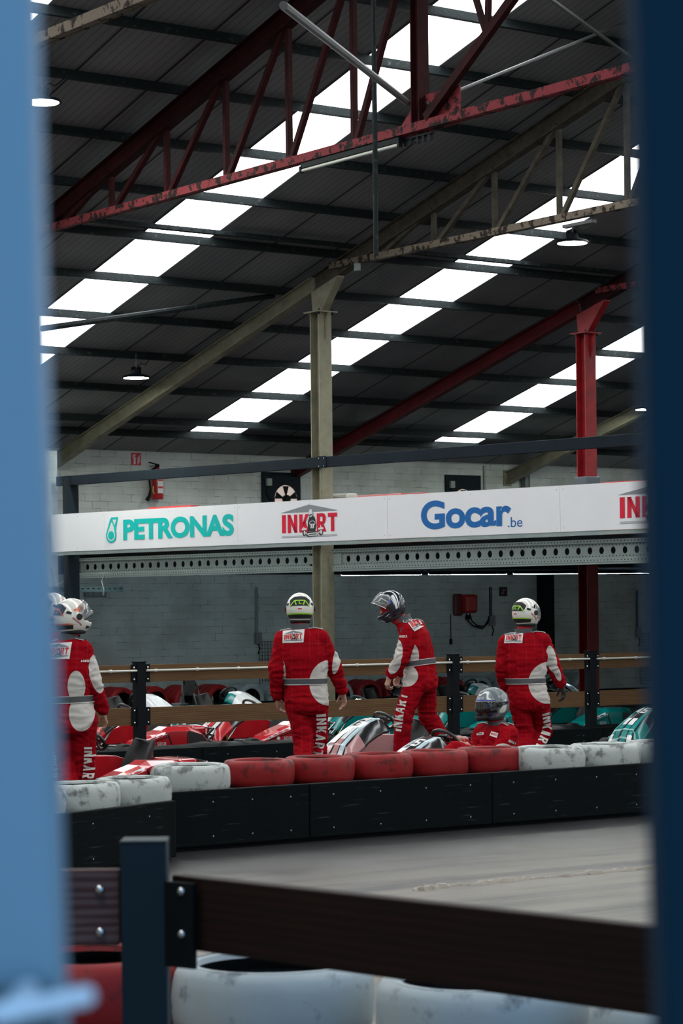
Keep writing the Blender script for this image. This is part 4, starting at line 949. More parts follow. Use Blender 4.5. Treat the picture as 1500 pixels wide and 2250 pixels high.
row = [  # px centre, far-edge y, red?, label
 (72, 1729, 0, 'dirty white tyre at the far left end of the front row, beside the door'),
 (177, 1720, 0, 'dirty white tyre second from the left in the front row'),
 (280, 1709, 0, 'dirty white tyre third from the left, lower than the one behind it'),
 (405, 1680, 0, 'white tyre with black scuffed rim, just left of the red ones'),
 (563, 1668, 1, 'red tyre first from the left in the front row, next to the scuffed white one'),
 (693, 1661, 1, 'red tyre second from the left below the walking driver'),
 (823, 1653, 1, 'red tyre in the middle of the five red ones'),
 (953, 1646, 1, 'red tyre fourth from the left, below the steering wheel'),
 (1070, 1639, 1, 'red tyre rightmost in the front row, below the seated driver'),
 (1215, 1641, 0, 'white tyre with an open centre just right of the red tyres'),
 (1338, 1634, 0, 'white tyre second right of the red ones on the front row'),
 (1466, 1627, 0, 'white tyre at the right edge of the frame')]
ZT = .585
for k, (px, py, red, lab) in enumerate(row):
    R = .288 if red else .31
    p = onZ(px, py, ZT-.02); f = Vector((p.x, p.y)).normalized()*(R*.93)
    if k == 0: prev = None
    x, y = p.x-f.x, p.y-f.y
    if k == 3: y = 15.86; x = 10.06
    if 4 <= k <= 8: y = 15.97; x = 10.77 + .592*(k-4)
    if k >= 9: y = 15.68; x = 13.56 + .645*(k-9)
    if k < 3: x, y = [(7.86, 14.49), (8.41, 14.70), (8.96, 14.91)][k]
    src = (tr_src if red else tw_src)[k % 3]
    if k < 3: src = tws_src[k]
    put_tyre(src, (x, y, ZT-.1075), (0, 0, k*1.3), lab, 'painted tyres on the front barrier'); print('tyre', k, round(x, 2), round(y, 2))
# wall tyres, lying with the openings towards the lane
wt_src = {}
for red, mt in ((0, M_tw2), (1, M_tr2)):
    o = tyre_mesh(.275, .205, .185).build('tyre', [mt, M_rubber], smooth=True); bumpy(o, 40+red, .004); wt_src[red] = o
q0 = onY(272, 1540, 34.35).x
seq = [1, 1, 1, 1, 0, 0, 0, 0, 1, 1, 1, 1, 0, 0, 0, 0, 0]
nr = {0: 0, 1: 0}
for i, red in enumerate(seq):
    x = q0 + (i-0)*.635; red_ = red
    for dpt in range(3):
        lab = ('red' if red else 'white') + ' tyre standing by the back wall, ' + ORD[i if i < 15 else 14] + (' pair from the left' if i < 15 else ' pair or beyond from the left') + [', front one', ', middle one', ', rear one'][dpt]
        put_tyre(wt_src[red], (x+(.0 if dpt == 0 else .03*dpt), 34.45+dpt*.215, .272), (PI/2, i*.7+dpt, 0), lab, 'painted tyres standing along the back wall')
# low ledge in front of wall tyres
m = MB(); m.box(((q0+q0+11)/2, 33.9, .13), (13, .05, .26)); o = m.build('kerb_board', M_black); tag(o, 'low black kerb board in front of the tyres by the back wall', 'kerb')

# ================================================================== near fence, near tyres, door
def cam(r_, D, z): return Vector((D*SY + r_*CY, D*CY - r_*SY, z))
pr, pD = -.473, 5.75
base = cam(pr, pD, 0)
r = empty('near_fence', base, ); r.rotation_euler = (0, 0, -YAW); tag(r, 'blurred dark fence post with brown boards in the foreground', 'fence')
m = MB(); m.box((0, 0, .605), (.108, .108, 1.21)); m.box((0, 0, 1.212), (.112, .112, .008)); m.build('post', pbr('near_post', (.012, .026, .036), .5, spec=.15), r, bevel=.005)
e0 = Vector((.06, -.01, 0)); e1 = Vector((1.45, -1.42, 0)); dr = (e1-e0).normalized(); nrm = Vector((-dr.y, dr.x, 0))
m = MB(); m.bar(e0 + Vector((.02, 0, 1.046)), e1 + Vector((0, 0, 1.046)), .045, .172); m.build('rail_board', M_darkwood, r, bevel=.004)
m = MB(); m.bar(Vector((-.06, 0, 1.055)), Vector((-.9, 0, 1.055)), .045, .18); m.build('rail_board', M_greywood, r, bevel=.004)
m = MB(); m.bar(e0 + Vector((-.02, -.03, 1.02)) , e0 + dr*.09 + Vector((0, -.03, 1.02)), .012, .2); m.build('bracket', M_black, r)
m = MB()
for z in (1.0, 1.10):
    m.ball(e0 + dr*.045 + Vector((0, -.045, z)), .011, 8); m.ball((-.105, -.03, z), .012, 8)
m.build('bolts', M_chrome, r, True)
M_tn = tyre_mat('near_white_tyre', (.40, .46, .48), (.15, .18, .20), .62)
nt = [tyre_mesh(.31, .222, .235).build('tyre', [M_tn, M_rubber], smooth=True)]; bumpy(nt[0], 3, .006)
nred = tyre_mesh(.31, .222, .2).build('tyre', [M_tr, M_rubber], smooth=True); bumpy(nred, 9, .006)
npos = [(592, 7.42, nt[0], 'blurred white tyre below the dark board, nearest the black post'), (1050, 7.05, nt[0], 'blurred white tyre below the middle of the dark board'),
        (1530, 6.7, nt[0], 'blurred white tyre at the bottom right corner'), (190, 7.62, nred, 'blurred red tyre left of the black post')]
for px, D, src, lab in npos:
    c = cam((px-750)/FPX*D, D, 0)
    put_tyre(src, (c.x, c.y, .573), (0, 0, px*.01), lab, 'near tyre stack tops')
    for z in (.342, .112): put_tyre(src, (c.x, c.y, z), (0, 0, px*.02+z*9), lab.replace('blurred', 'lower').replace(' tyre', ' tyre hidden under the stack', 1), 'near tyre stack lower tyres')
# blue door edge and frame close to the camera
def slab(pxa, pxb, D, w, side, mt, name, lab, z0=-.02):
    """upright slab whose inner edge runs from pxa (image top) to pxb (image bottom)"""
    ra, rb_ = (pxa-750)/FPX*D, (pxb-750)/FPX*D
    zt = EYE + 1345/FPX*D; zb = EYE - 905/FPX*D; sl = (ra-rb_)/(zt-zb)
    def rx(z): return rb_ + (z-zb)*sl
    H1, H0 = 2.3, 0.0
    return rx, H0, H1
D = 1.2
rx, H0, H1 = slab(77, 119, D, .2, -1, None, '', '')
rr = empty('blue_door', cam(rx(0)-.1, D, 0)); rr.rotation_euler = (0, 0, -YAW); tag(rr, 'blurred light blue door edge filling the left side, very close', 'door')
m = MB(); x0_ = rx(0)-.1
lf = [(rx(0)-x0_, 0), (rx(H1)-x0_, H1), (rx(H1)-x0_-.32, H1), (rx(0)-x0_-.32, 0)]
ML = Matrix(((1, 0, 0, 0), (0, 0, 1, 0), (0, 1, 0, 0), (0, 0, 0, 1)))
m.prism(lf, ML, .05); m.build('leaf', M_doorblue, rr, bevel=.004)
zl = EYE - (2165-1350)/FPX*D
m = MB(); m.prism([(rx(zl)-x0_+.001, zl), (rx(zl)-x0_-.3, zl), (rx(zl)-x0_-.3, zl-.3), (rx(zl)-x0_+.001, zl-.3)], Matrix.Translation((0, -.012, 0)) @ ML, .012); m.build('lock_plate', pbr('lock_plate_grey', (.10, .13, .14), .4), rr)
m = MB(); ha = cam(-.165, 1.13, EYE - (2228-1351)/FPX*1.13); hb = cam((178-750)/FPX*1.13, 1.13, EYE-(2188-1350)/FPX*1.13)
loc = rr.matrix_world
inv = (Matrix.Translation(rr.location) @ Matrix.Rotation(-YAW, 4, 'Z')).inverted()
ha, hb = inv @ ha, inv @ hb
m.tube([ha, ha.lerp(hb, .5), hb], .0048, 12); m.ball(hb, .0048, 8); m.tube([ha.lerp(hb, .2), ha.lerp(hb, .2) + Vector((0, .06, 0))], .006, 10); m.build('handle', pbr('white_handle', (.9, .9, .92), .15, coat=.5), rr, True)
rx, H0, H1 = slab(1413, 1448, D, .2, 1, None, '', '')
rr = empty('blue_door_frame', cam(rx(0), D, 0)); rr.rotation_euler = (0, 0, -YAW); tag(rr, 'blurred shade-toned blue door frame filling the right side, very close', 'door frame')
m = MB(); x0_ = rx(0); m.prism([(0, 0), (rx(H1)-x0_, H1), (rx(H1)-x0_+.3, H1), (.3, 0)], ML, .05); m.build('jamb', M_frameshade, rr, bevel=.004)
# crack in the track
P = [(905, 1957), (960, 1950), (1040, 1944), (1130, 1934), (1220, 1927), (1310, 1919), (1400, 1911), (1500, 1903)]
m = MB(); pts = [onZ(x, y, .0) for x, y in P]; dense = []
for a, b_ in zip(pts, pts[1:]):
    for i in range(12): q = a.lerp(b_, i/12); q.y += random.uniform(-.03, .03); q.z = .0; dense.append(q)
m.tube([q-dense[0] for q in dense], [random.uniform(.012, .05) for _ in dense], 6); o = m.build('filled_crack', pbr('crack_filler', (.32, .29, .25), .8)); o.location = dense[0]; o.scale.z = .6; tag(o, 'pale ragged filled crack running across the track floor', 'crack')

# ================================================================== karts
M_kred = pbr('kart_red', (.50, .008, .016), .22, coat=.6)
M_kteal = pbr('kart_teal', (.0, .22, .21), .22, coat=.6)
M_kpink = pbr('kart_dusty_pink', (.50, .24, .24), .25, coat=.5)
M_kwhite = pbr('kart_white', (.75, .77, .78), .22, coat=.6)
M_kblack = pbr('kart_black', (.012, .012, .014), .18, coat=.7)
M_kcarbon = pbr('kart_carbon', (.035, .03, .035), .3, coat=.4, var=.6, vscale=60, stretch=(1, 1, .12))
M_kpale = pbr('kart_pale_blue', (.48, .62, .68), .25, coat=.5)
M_kgrey = pbr('kart_grey', (.10, .11, .12), .3, coat=.4)
M_seat = pbr('kart_seat', (.014, .015, .016), .45)
M_gold = pbr('anodised_gold', (.35, .18, .04), .35, metal=.8)

def fairing(style, number):
    """nose fairing: arched shell from the front bumper up to the steering wheel. x forward"""
    cs = [(.92, .13), (.90, .20), (.86, .29), (.80, .385), (.68, .475), (.55, .555), (.44, .61), (.34, .64), (.27, .635)]
    hw = [.34, .33, .30, .265, .235, .21, .19, .175, .165]; dp = [.02, .05, .09, .12, .14, .15, .155, .15, .14]
    NS, NT = 40, 36; P = []
    def interp(a, s):
        f = s*(len(a)-1); i = min(int(f), len(a)-2); f -= i
        return a[i]*(1-f) + a[i+1]*f
    for i in range(NS+1):
        s = i/NS; cx = interp([c[0] for c in cs], s); cz = interp([c[1] for c in cs], s); w = interp(hw, s); d = interp(dp, s)
        row = []
        for j in range(NT+1):
            t = -1 + 2*j/NT; a = abs(t); y = w*t*(1-.06*a*a)
            edge = max(0, (a-.55)/.45); z = cz - d*edge**1.4 - .012*a; x = cx - .05*edge + .03*(1-a)*math.sin(PI*s)
            row.append((x, y, z))
        P.append(row)
    main, side, band = style
    m = MB(); vs = [p for r_ in P for p in r_]; fs = []; mi = []
    for i in range(NS):
        for j in range(NT):
            s = (i+.5)/NS; t = -1 + 2*(j+.5)/NT; a = abs(t); k = 2
            if a < .05: k = 2
            elif a < .34: k = (0 if s < .46 else 1)
            elif a < .40: k = 2
            elif a < .60 and .12 < s < .95: k = 4 if s > .30 else 1
            elif a < .66: k = 2
            else: k = 3 if s < .55 else (2 if s < .75 else 5)
            if s > .56 and a < .36: k = 1 if (style[0] is M_kpink and s < .9) else 2
            fs.append((i*(NT+1)+j, i*(NT+1)+j+1, (i+1)*(NT+1)+j+1, (i+1)*(NT+1)+j)); mi.append(k)
    m.add(vs, fs, mi); return m, P
def make_kart(style='red', number='45', hoop=False, label='', at_=(0, 0, 0), rz=0.0, low=False):
    main = {'red': M_kred, 'teal': M_kteal, 'pink': M_kpink, 'mono': M_kblack, 'whiteteal': M_kteal}[style]
    r = empty('racing_kart', at_, rz); tag(r, label, 'kart', 'rental karts in the pit lanes')
    # wheels
    for x, y, R, w in ((.54, .56, .13, .12), (.54, -.56, .13, .12), (-.52, .58, .14, .17), (-.52, -.58, .14, .17)):
        Mw = Matrix.Translation((x, y, R)) @ Matrix.Rotation(PI/2, 4, 'X')
        m = MB(); m.lathe([(R*.55, -w*.5), (R*.9, -w*.5), (R, -w*.36), (R, w*.36), (R*.9, w*.5), (R*.55, w*.5)], Mw, 24, closed=True); wh = m.build('wheel', M_rubber, r, True)
        m = MB(); m.lathe([(.02, -w*.42), (R*.56, -w*.46), (R*.56, w*.46), (.02, w*.42)], Mw, 16); m.build('rim', M_kgrey, wh, True)
    # frame rails and axle
    m = MB()
    for y in (-.28, .28): m.tube([(.85, y*.7, .10), (.6, y, .08), (-.4, y*1.1, .08), (-.78, y, .12)], .016, 8)
    m.tube([(.54, -.5, .13), (.54, .5, .13)], .014, 8); m.tube([(-.52, -.52, .14), (-.52, .52, .14)], .02, 8); m.tube([(.2, -.3, .08), (.2, .3, .08)], .014, 8)
    m.build('frame', M_kblack, r, True)
    m = MB(); m.box((.35, 0, .06), (1.1, .5, .012)); m.build('floor_tray', M_blackpl, r)
    # all-round bumper
    path = []
    corner = [(.88, .38), (.76, .60), (.30, .70), (-.42, .71), (-.74, .66), (-.84, .48)]
    pts = corner + [(x, -y) for x, y in corner[::-1]]
    # smooth by chaikin
    q = pts
    for _ in range(2):
        n_ = []
        for i in range(len(q)):
            a, b_ = Vector(q[i]), Vector(q[(i+1) % len(q)]); n_ += [tuple(a*.75+b_*.25), tuple(a*.25+b_*.75)]
        q = n_
    rings = []; K = len(q)
    for i in range(K):
        p = Vector(q[i]); d = (Vector(q[(i+1) % K]) - Vector(q[i-1])).normalized(); nn = Vector((d.y, -d.x))
        c = p; out = 1 if nn.dot(p) > 0 else -1; nn = nn*out
        sec = [(-.05, .07), (.012, .065), (.035, .09), (.04, .14), (.032, .19), (.006, .225), (-.045, .225), (-.055, .16)]
        side_bulge = 1 + .12*math.exp(-((p.x+.45)/.16)**2)
        rings.append([Vector((c.x+nn.x*a, c.y+nn.y*a, z*(side_bulge if z > .15 else 1))) for a, z in sec])
    m = MB(); m.rings(rings, 0, False, True); m.build('bumper_surround', M_blackpl, r, True)
    m = MB(); m.box((-.18, .778, .155), (.20, .006, .05)); m.box((-.18, -.778, .155), (.20, .006, .05)); m.build('bumper_emblem', M_kgrey, r, bevel=.002)
    # side pods
    prof = [(.47, .215), (.40, .275), (.22, .345), (.06, .395), (-.02, .435), (-.30, .425), (-.46, .37), (-.55, .25), (-.55, .20), (.47, .20)]
    for sg in (1, -1):
        m = MB(); n_ = len(prof)
        A = [(x, sg*.40, z) for x, z in prof]; B = [(x, sg*.60, .2+(z-.2)*1.0) for x, z in prof]; C = [(x*.985, sg*.685, .2+(z-.2)*.80) for x, z in prof]
        m.add(A+B+C, [tuple(range(n_)), tuple(range(2*n_, 3*n_))[::-1]] + [(i, (i+1) % n_, n_+(i+1) % n_, n_+i) for i in range(n_)] + [(n_+i, n_+(i+1) % n_, 2*n_+(i+1) % n_, 2*n_+i) for i in range(n_)])
        pod = m.build('side_pod', main, r, bevel=.006)
        b = bvh_of(pod)
        # artwork printed on the outer face: coordinates are (x along kart, z)
        ux = Vector((1, 0, 0)); 
        stripe = [[(.45, .222), (.39, .262), (.20, .330), (.04, .378), (.035, .352), (.2, .302), (.38, .240)]]
        dark = [[(-.03, .2), (-.05, .2), (.02, .372), (.04, .372)], [(-.245, .2), (-.235, .2), (-.245, .39), (-.255, .39)], [(.38, .232), (.0, .330), (.01, .318), (.38, .222)]]
        carb = [[(-.255, .2), (-.54, .2), (-.52, .25), (-.45, .33), (-.30, .378), (-.255, .38)]]
        w1, W1 = word('S', .001)
        fl = -1 if sg == 1 else 1   # left side of the kart is read from +y looking at -y: text runs towards +x reversed
        def lay(txt, h, cx, cz, gap=.14, tilt=0.0, xs=1.0):
            ps, W = word(txt, h, gap, xs)
            out = []
            for p in ps:
                pp = []
                for x, y in p:
                    X, Y = x*math.cos(tilt)-y*math.sin(tilt), x*math.sin(tilt)+y*math.cos(tilt); pp.append((cx + fl*X, cz + Y))
                out.append(pp)
            return out
        L = [(stripe, 1, .000), (dark, 2, .0006), (carb, 3, .0), (lay('SODI', .036, .11, .244, .18), 1, .001), ([ell(.245, .246, .026, .02, 10)], 1, .001)]
        L.append((lay('INKART', .020, .22, .312, .15, -.36*1 if fl == 1 else .36*1, 1.6), 4, .001))
        mats = [main, M_kwhite, M_kblack, M_kcarbon, M_redp]
        project('pod_graphics', b, L, (0, sg*.0, 0), ux, (0, 0, 1), (0, -sg, 0), mats, pod, cell=.03, off=.002, smooth=False)
    # nose
    side = {'red': M_kred, 'teal': M_kteal, 'pink': M_kpink, 'mono': M_kgrey, 'whiteteal': M_kwhite}[style]
    m, P = fairing((main, side, None), number)
    band = M_kpale if style in ('pink', 'mono') else (M_kwhite if style in ('red', 'whiteteal') else M_kteal)
    nose = m.build('nose_fairing', [main if style != 'mono' else M_kgrey, M_kwhite, M_kblack if style != 'whiteteal' else M_kwhite, side, band, M_kblack if style != 'whiteteal' else M_kteal], r, True)
    sol = nose.modifiers.new('shell', 'SOLIDIFY'); sol.thickness = .008; sol.offset = -1
    b = bvh_of(nose)
    nd = Vector((-.55, 0, -.83)).normalized(); uyn = Vector((-.83, 0, .55)).normalized()
    if number:
        ps, W = word(number, .13, .12)
        tri = [[(-.11, -.16), (.11, -.16), (.03, -.2), (-.03, -.2)]]
        project('race_number', b, [(ps, 0, .001)], (.50, 0, .59), (0, 1, 0), uyn, nd, [M_kblack if style == 'pink' else M_kwhite], nose, cell=.03, off=.003, smooth=False)
    # steering column, wheel, panel
    m = MB(); zd = .16 if low else 0; m.tube([(.52, 0, .22), (.22, 0, .58-zd)], .014, 8); m.tube([(.30, 0, .485-zd), (.24, 0, .56-zd)], .028, 10); m.build('steering_column', M_chrome, r, True)
    Ms = Matrix.Translation((.17, 0, .61 - (.16 if low else 0))) @ Matrix.Rotation(math.radians(-52), 4, 'Y')
    m = MB(); ring = [Ms @ Vector((.115*math.cos(a)*(1.0 if math.cos(a) < 0 else .85), .155*math.sin(a), 0)) for a in [2*PI*i/28 for i in range(28)]]
    m.tube(ring, .0165, 8, closed=True); w_ = m.build('steering_wheel', M_blackpl, r, True)
    m = MB(); m.box((0, 0, .0), (.09, .12, .035), None); m.box((0, .08, -.005), (.03, .12, .012)); m.box((0, -.08, -.005), (.03, .12, .012)); m.box((-.06, 0, -.005), (.1, .03, .012)); m.build('hub_panel', M_kblack, w_, M=Ms, bevel=.008)
    m = MB(); m.box((.02, 0, .022), (.03, .05, .004)); m.build('wheel_badge', M_redp, w_, M=Ms)
    # seat
    m = MB(); S = [(.06, .10, .17, .03), (-.10, .09, .19, .05), (-.24, .11, .20, .09), (-.33, .22, .20, .12), (-.40, .38, .19, .11), (-.46, .54, .16, .06), (-.47, .57, .12, .03)]
    if low: S = [(a, b_*.6, c_, d_*.6) for a, b_, c_, d_ in S]
    grid_ = []
    for x, z, hw_, up_ in S:
        grid_.append([(x + (.10*abs(t)**2 if z > .15 else 0), hw_*t, z + up_*abs(t)**2.2) for t in [-1 + 2*j/12 for j in range(13)]])
    vs = [p for g in grid_ for p in g]; m.add(vs, [(i*13+j, i*13+j+1, (i+1)*13+j+1, (i+1)*13+j) for i in range(len(S)-1) for j in range(12)])
    st = m.build('seat', M_seat, r, True); so_ = st.modifiers.new('shell', 'SOLIDIFY'); so_.thickness = .02
    # engine, tank, pedals, rear guard
    m = MB(); m.box((-.50, -.30, .24), (.24, .22, .20)); m.box((-.50, -.30, .37), (.16, .14, .08))
    for i in range(6): m.box((-.50, -.30, .40+i*.012), (.18, .18, .005))
    m.tube([(-.6, -.2, .25), (-.78, -.1, .26), (-.8, .2, .25)], .03, 10); m.build('engine', M_kgrey, r, bevel=.006)
    m = MB(); m.box((.28, 0, .15), (.2, .2, .13)); m.build('fuel_tank', M_kgrey, r, bevel=.02)
    for sg in (1, -1):
        m = MB(); m.box((.66, sg*.16, .24), (.02, .07, .14)); m.tube([(.66, sg*.16, .2), (.70, sg*.16, .10)], .008, 6); m.build('pedal', M_gold, r)
    m = MB()
    for z in (.30, .38): m.tube([(-.62, -.5, z-.08), (-.78, -.42, z), (-.81, 0, z+.02), (-.78, .42, z), (-.62, .5, z-.08)], .014, 8)
    for y in (-.3, .3): m.tube([(-.76, y, .2), (-.79, y, .40)], .012, 6)
    m.build('rear_guard', M_kblack, r, True)
    m = MB(); m.box((-.66, .05, .36), (.2, .5, .10)); m.build('rear_cover', main, r, bevel=.03)
    if hoop:
        m = MB()
        m.tube([(-.50, -.17, .2), (-.56, -.17, .62), (-.60, -.12, .80), (-.61, 0, .83), (-.60, .12, .80), (-.56, .17, .62), (-.50, .17, .2)], .017, 8)
        m.box((-.585, 0, .68), (.04, .22, .24)); m.build('headrest_hoop', M_kblack, r, True)
    return r
FLIP = PI
def place_kart(style, number, px, py_ref, Y, label, rz=FLIP, hoop=False, z=0.0, low=False):
    """px = column in the photo of the kart's middle, on the line Y"""
    p = onY(px, py_ref, Y); return make_kart(style, number, hoop, label, (p.x, Y, z), rz, low)
KY = 24.6
place_kart('red', '', 48, 1620, KY, 'red kart behind the fence at far left, mostly behind the left driver')
place_kart('red', '', 305, 1610, KY, 'red kart behind the fence just right of the leftmost fence post')
place_kart('red', '', 578, 1600, KY, 'red kart behind the fence, partly hidden by the second driver')
place_kart('teal', '', 815, 1590, KY, 'teal kart behind the fence and behind the walking driver in the dark helmet')
place_kart('teal', '', 1042, 1580, KY, 'teal kart behind the fence and behind the seated driver')
place_kart('teal', '', 1262, 1570, KY, 'teal kart behind the fence right of the fourth driver')
place_kart('red', '', 243, 1700, 19.2, 'red kart in the near lane behind the left white tyres')
def kart_at(style, number, px, D, label, rz, hoop=False):
    r_ = (px-750)/FPX*D; c = cam(r_, D, 0); return make_kart(style, number, hoop, label, (c.x, c.y, 0), rz)
kart_at('pink', '6', 868, 25.6, 'black, white and dusty pink kart with a high nose, right of the second driver', FLIP + .02)
PK = kart_at('mono', '15', 1006, 21.7, 'black and white kart carrying the seated driver', FLIP + .02)
kart_at('teal', '45', 1478, 28.0, 'teal kart numbered 45 at the right edge', FLIP + .02)
# far row along the wall, facing the other way
BY = 29.2
for px, st, hp, lab in ((80, 'whiteteal', False, 'white and teal kart in the far row behind the left driver'), (285, 'whiteteal', False, 'white and teal kart in the far row beside the leftmost fence post'), (482, 'whiteteal', True, 'white and teal kart in the far row with a black headrest hoop'), (850, 'mono', False, 'dark kart in the far row beyond the walking driver'),
                        (1012, 'whiteteal', False, 'pale kart in the far row behind the camouflage helmet'), (1190, 'mono', False, 'dark kart in the far row near the red column')):
    place_kart(st, '', px, 1540, BY, lab, -1.3, hp, .0)

# ================================================================== people
M_skin = pbr('skin', (.50, .27, .20), .55, var=.08, vscale=20)
M_sock = pbr('red_balaclava', (.42, .01, .015), .8)
M_collar = pbr('collar_grey', (.075, .078, .085), .7, bump=.1)
M_cuff = pbr('knit_cuff', (.12, .13, .12), .85, bump=.2, bscale=120)
M_glove = pbr('black_glove', (.018, .019, .02), .7)
M_shoe = pbr('dark_shoe', (.02, .02, .022), .6)
M_patch = pbr('patch_white', (.72, .69, .66), .7)
M_pred = pbr('patch_red', (.55, .02, .02), .7)
M_pgrey = pbr('patch_grey', (.16, .18, .20), .7)
M_pblack = pbr('patch_black', (.03, .03, .03), .7)
M_letter = pbr('suit_lettering', (.68, .66, .62), .7)
M_helw = pbr('helmet_cream', (.76, .76, .68), .16, coat=.8)
M_heldark = pbr('helmet_dark', (.018, .022, .032), .12, coat=.9)
M_helgrey = pbr('helmet_grey', (.30, .32, .34), .2, coat=.6)
M_hellime = pbr('helmet_lime', (.30, .62, .02), .3, coat=.4)
M_helorange = pbr('helmet_orange', (.75, .12, .02), .3, coat=.4)
M_helblue = pbr('helmet_blue', (.02, .06, .42), .3, coat=.4)
M_helpad = pbr('helmet_padding', (.015, .015, .016), .8)
def visor_mat(name, col, alpha):
    m, nt, b = new_mat(name); b.inputs['Base Color'].default_value = (*col, 1); b.inputs['Roughness'].default_value = .05
    b.inputs['Alpha'].default_value = alpha; b.inputs['Coat Weight'].default_value = 1; b.inputs['Specular IOR Level'].default_value = .8
    return m
M_visclear = visor_mat('visor_clear', (.25, .27, .27), .35)
M_visdark = visor_mat('visor_dark', (.01, .01, .012), .95)
def camo_mat():
    m, nt, b = new_mat('helmet_camouflage'); tc = N(nt, 'ShaderNodeTexCoord')
    n1 = N(nt, 'ShaderNodeTexNoise'); n1.inputs['Scale'].default_value = 7; n1.inputs['Detail'].default_value = .6; n1.inputs['Distortion'].default_value = .25
    mp = N(nt, 'ShaderNodeMapping'); mp.inputs['Location'].default_value = (.3, .12, .45); nt.links.new(tc.outputs['Object'], mp.inputs[0]); nt.links.new(mp.outputs[0], n1.inputs['Vector'])
    cr = N(nt, 'ShaderNodeValToRGB'); cr.color_ramp.interpolation = 'CONSTANT'; e = cr.color_ramp.elements
    e[0].position = 0; e[0].color = (.10, .13, .14, 1); e[1].position = .40; e[1].color = (.22, .25, .27, 1)
    x = e.new(.445); x.color = (.70, .70, .62, 1); x = e.new(.505); x.color = (.12, .15, .17, 1); x = e.new(.55); x.color = (.25, .28, .29, 1); x = e.new(.60); x.color = (.68, .68, .60, 1)
    nt.links.new(n1.outputs['Fac'], cr.inputs[0]); nt.links.new(cr.outputs[0], b.inputs['Base Color']); b.inputs['Roughness'].default_value = .38; b.inputs['Coat Weight'].default_value = .2
    return m
M_camo = camo_mat()

def suit_mat(name, white=(), grey=(), seed=0.0):
    """red quilted race suit; white / grey panels are ellipses in the wearer's own frame: (x, z, rx, rz, tilt, region) region: 0 trunk+legs, 1 arms"""
    m, nt, b = new_mat(name); tc = N(nt, 'ShaderNodeTexCoord'); obj = tc.outputs['Object']
    at_ = N(nt, 'ShaderNodeAttribute'); at_.attribute_name = 'arm'
    nz = N(nt, 'ShaderNodeTexNoise'); nz.inputs['Scale'].default_value = 5; nz.inputs['Detail'].default_value = 5; nt.links.new(obj, nz.inputs['Vector'])
    cr = N(nt, 'ShaderNodeValToRGB'); cr.color_ramp.elements[0].position = .3; cr.color_ramp.elements[1].position = .7
    cr.color_ramp.elements[0].color = (.24, .0015, .007, 1); cr.color_ramp.elements[1].color = (.32, .003, .009, 1); nt.links.new(nz.outputs['Fac'], cr.inputs[0])
    col = cr.outputs[0]
    # stitched quilting lines, barely paler
    sp = N(nt, 'ShaderNodeSeparateXYZ'); nt.links.new(obj, sp.inputs[0])
    mxs = None
    for ax, per in (('X', .082), ('Z', .165)):
        a = N(nt, 'ShaderNodeMath', operation='MULTIPLY_ADD'); a.inputs[1].default_value = 1/per; a.inputs[2].default_value = 50 + seed; nt.links.new(sp.outputs[ax], a.inputs[0])
        f = N(nt, 'ShaderNodeMath', operation='FRACT'); nt.links.new(a.outputs[0], f.inputs[0])
        l = N(nt, 'ShaderNodeMath', operation='LESS_THAN'); l.inputs[1].default_value = .004/per; nt.links.new(f.outputs[0], l.inputs[0])
        if mxs is None: mxs = l
        else:
            q = N(nt, 'ShaderNodeMath', operation='MAXIMUM'); nt.links.new(mxs.outputs[0], q.inputs[0]); nt.links.new(l.outputs[0], q.inputs[1]); mxs = q
    k = N(nt, 'ShaderNodeMath', operation='MULTIPLY'); k.inputs[1].default_value = .13; nt.links.new(mxs.outputs[0], k.inputs[0])
    mm = N(nt, 'ShaderNodeMixRGB'); mm.inputs[2].default_value = (.62, .10, .10, 1); nt.links.new(k.outputs[0], mm.inputs[0]); nt.links.new(col, mm.inputs[1]); col = mm.outputs[0]
    for lst, c in ((white, (.56, .53, .49, 1)), (grey, (.075, .078, .085, 1))):
        for (x, z, rx, rz, tilt, reg) in lst:
            mp = N(nt, 'ShaderNodeMapping', vector_type='TEXTURE'); mp.inputs['Location'].default_value = (x, 0, z); mp.inputs['Rotation'].default_value = (0, tilt, 0); mp.inputs['Scale'].default_value = (rx, 1e4, rz)
            nt.links.new(obj, mp.inputs[0]); ln = N(nt, 'ShaderNodeVectorMath', operation='LENGTH'); nt.links.new(mp.outputs[0], ln.inputs[0])
            lt = N(nt, 'ShaderNodeMath', operation='LESS_THAN'); lt.inputs[1].default_value = 1; nt.links.new(ln.outputs['Value'], lt.inputs[0])
            rg = N(nt, 'ShaderNodeMath', operation='GREATER_THAN' if reg else 'LESS_THAN'); rg.inputs[1].default_value = .5; nt.links.new(at_.outputs['Fac'], rg.inputs[0])
            ml = N(nt, 'ShaderNodeMath', operation='MULTIPLY'); nt.links.new(lt.outputs[0], ml.inputs[0]); nt.links.new(rg.outputs[0], ml.inputs[1])
            mx = N(nt, 'ShaderNodeMixRGB'); mx.inputs[2].default_value = c; nt.links.new(ml.outputs[0], mx.inputs[0]); nt.links.new(col, mx.inputs[1]); col = mx.outputs[0]
    nt.links.new(col, b.inputs['Base Color']); b.inputs['Roughness'].default_value = .8; b.inputs['Specular IOR Level'].default_value = .05
    n2 = N(nt, 'ShaderNodeTexNoise'); n2.inputs['Scale'].default_value = 5; n2.inputs['Detail'].default_value = 3; n2.inputs['Distortion'].default_value = .6; nt.links.new(obj, n2.inputs['Vector'])
    bp = N(nt, 'ShaderNodeBump'); bp.inputs['Strength'].default_value = .35; bp.inputs['Distance'].default_value = .03
    nt.links.new(n2.outputs['Fac'], bp.inputs['Height']); nt.links.new(bp.outputs[0], b.inputs['Normal'])
    return m

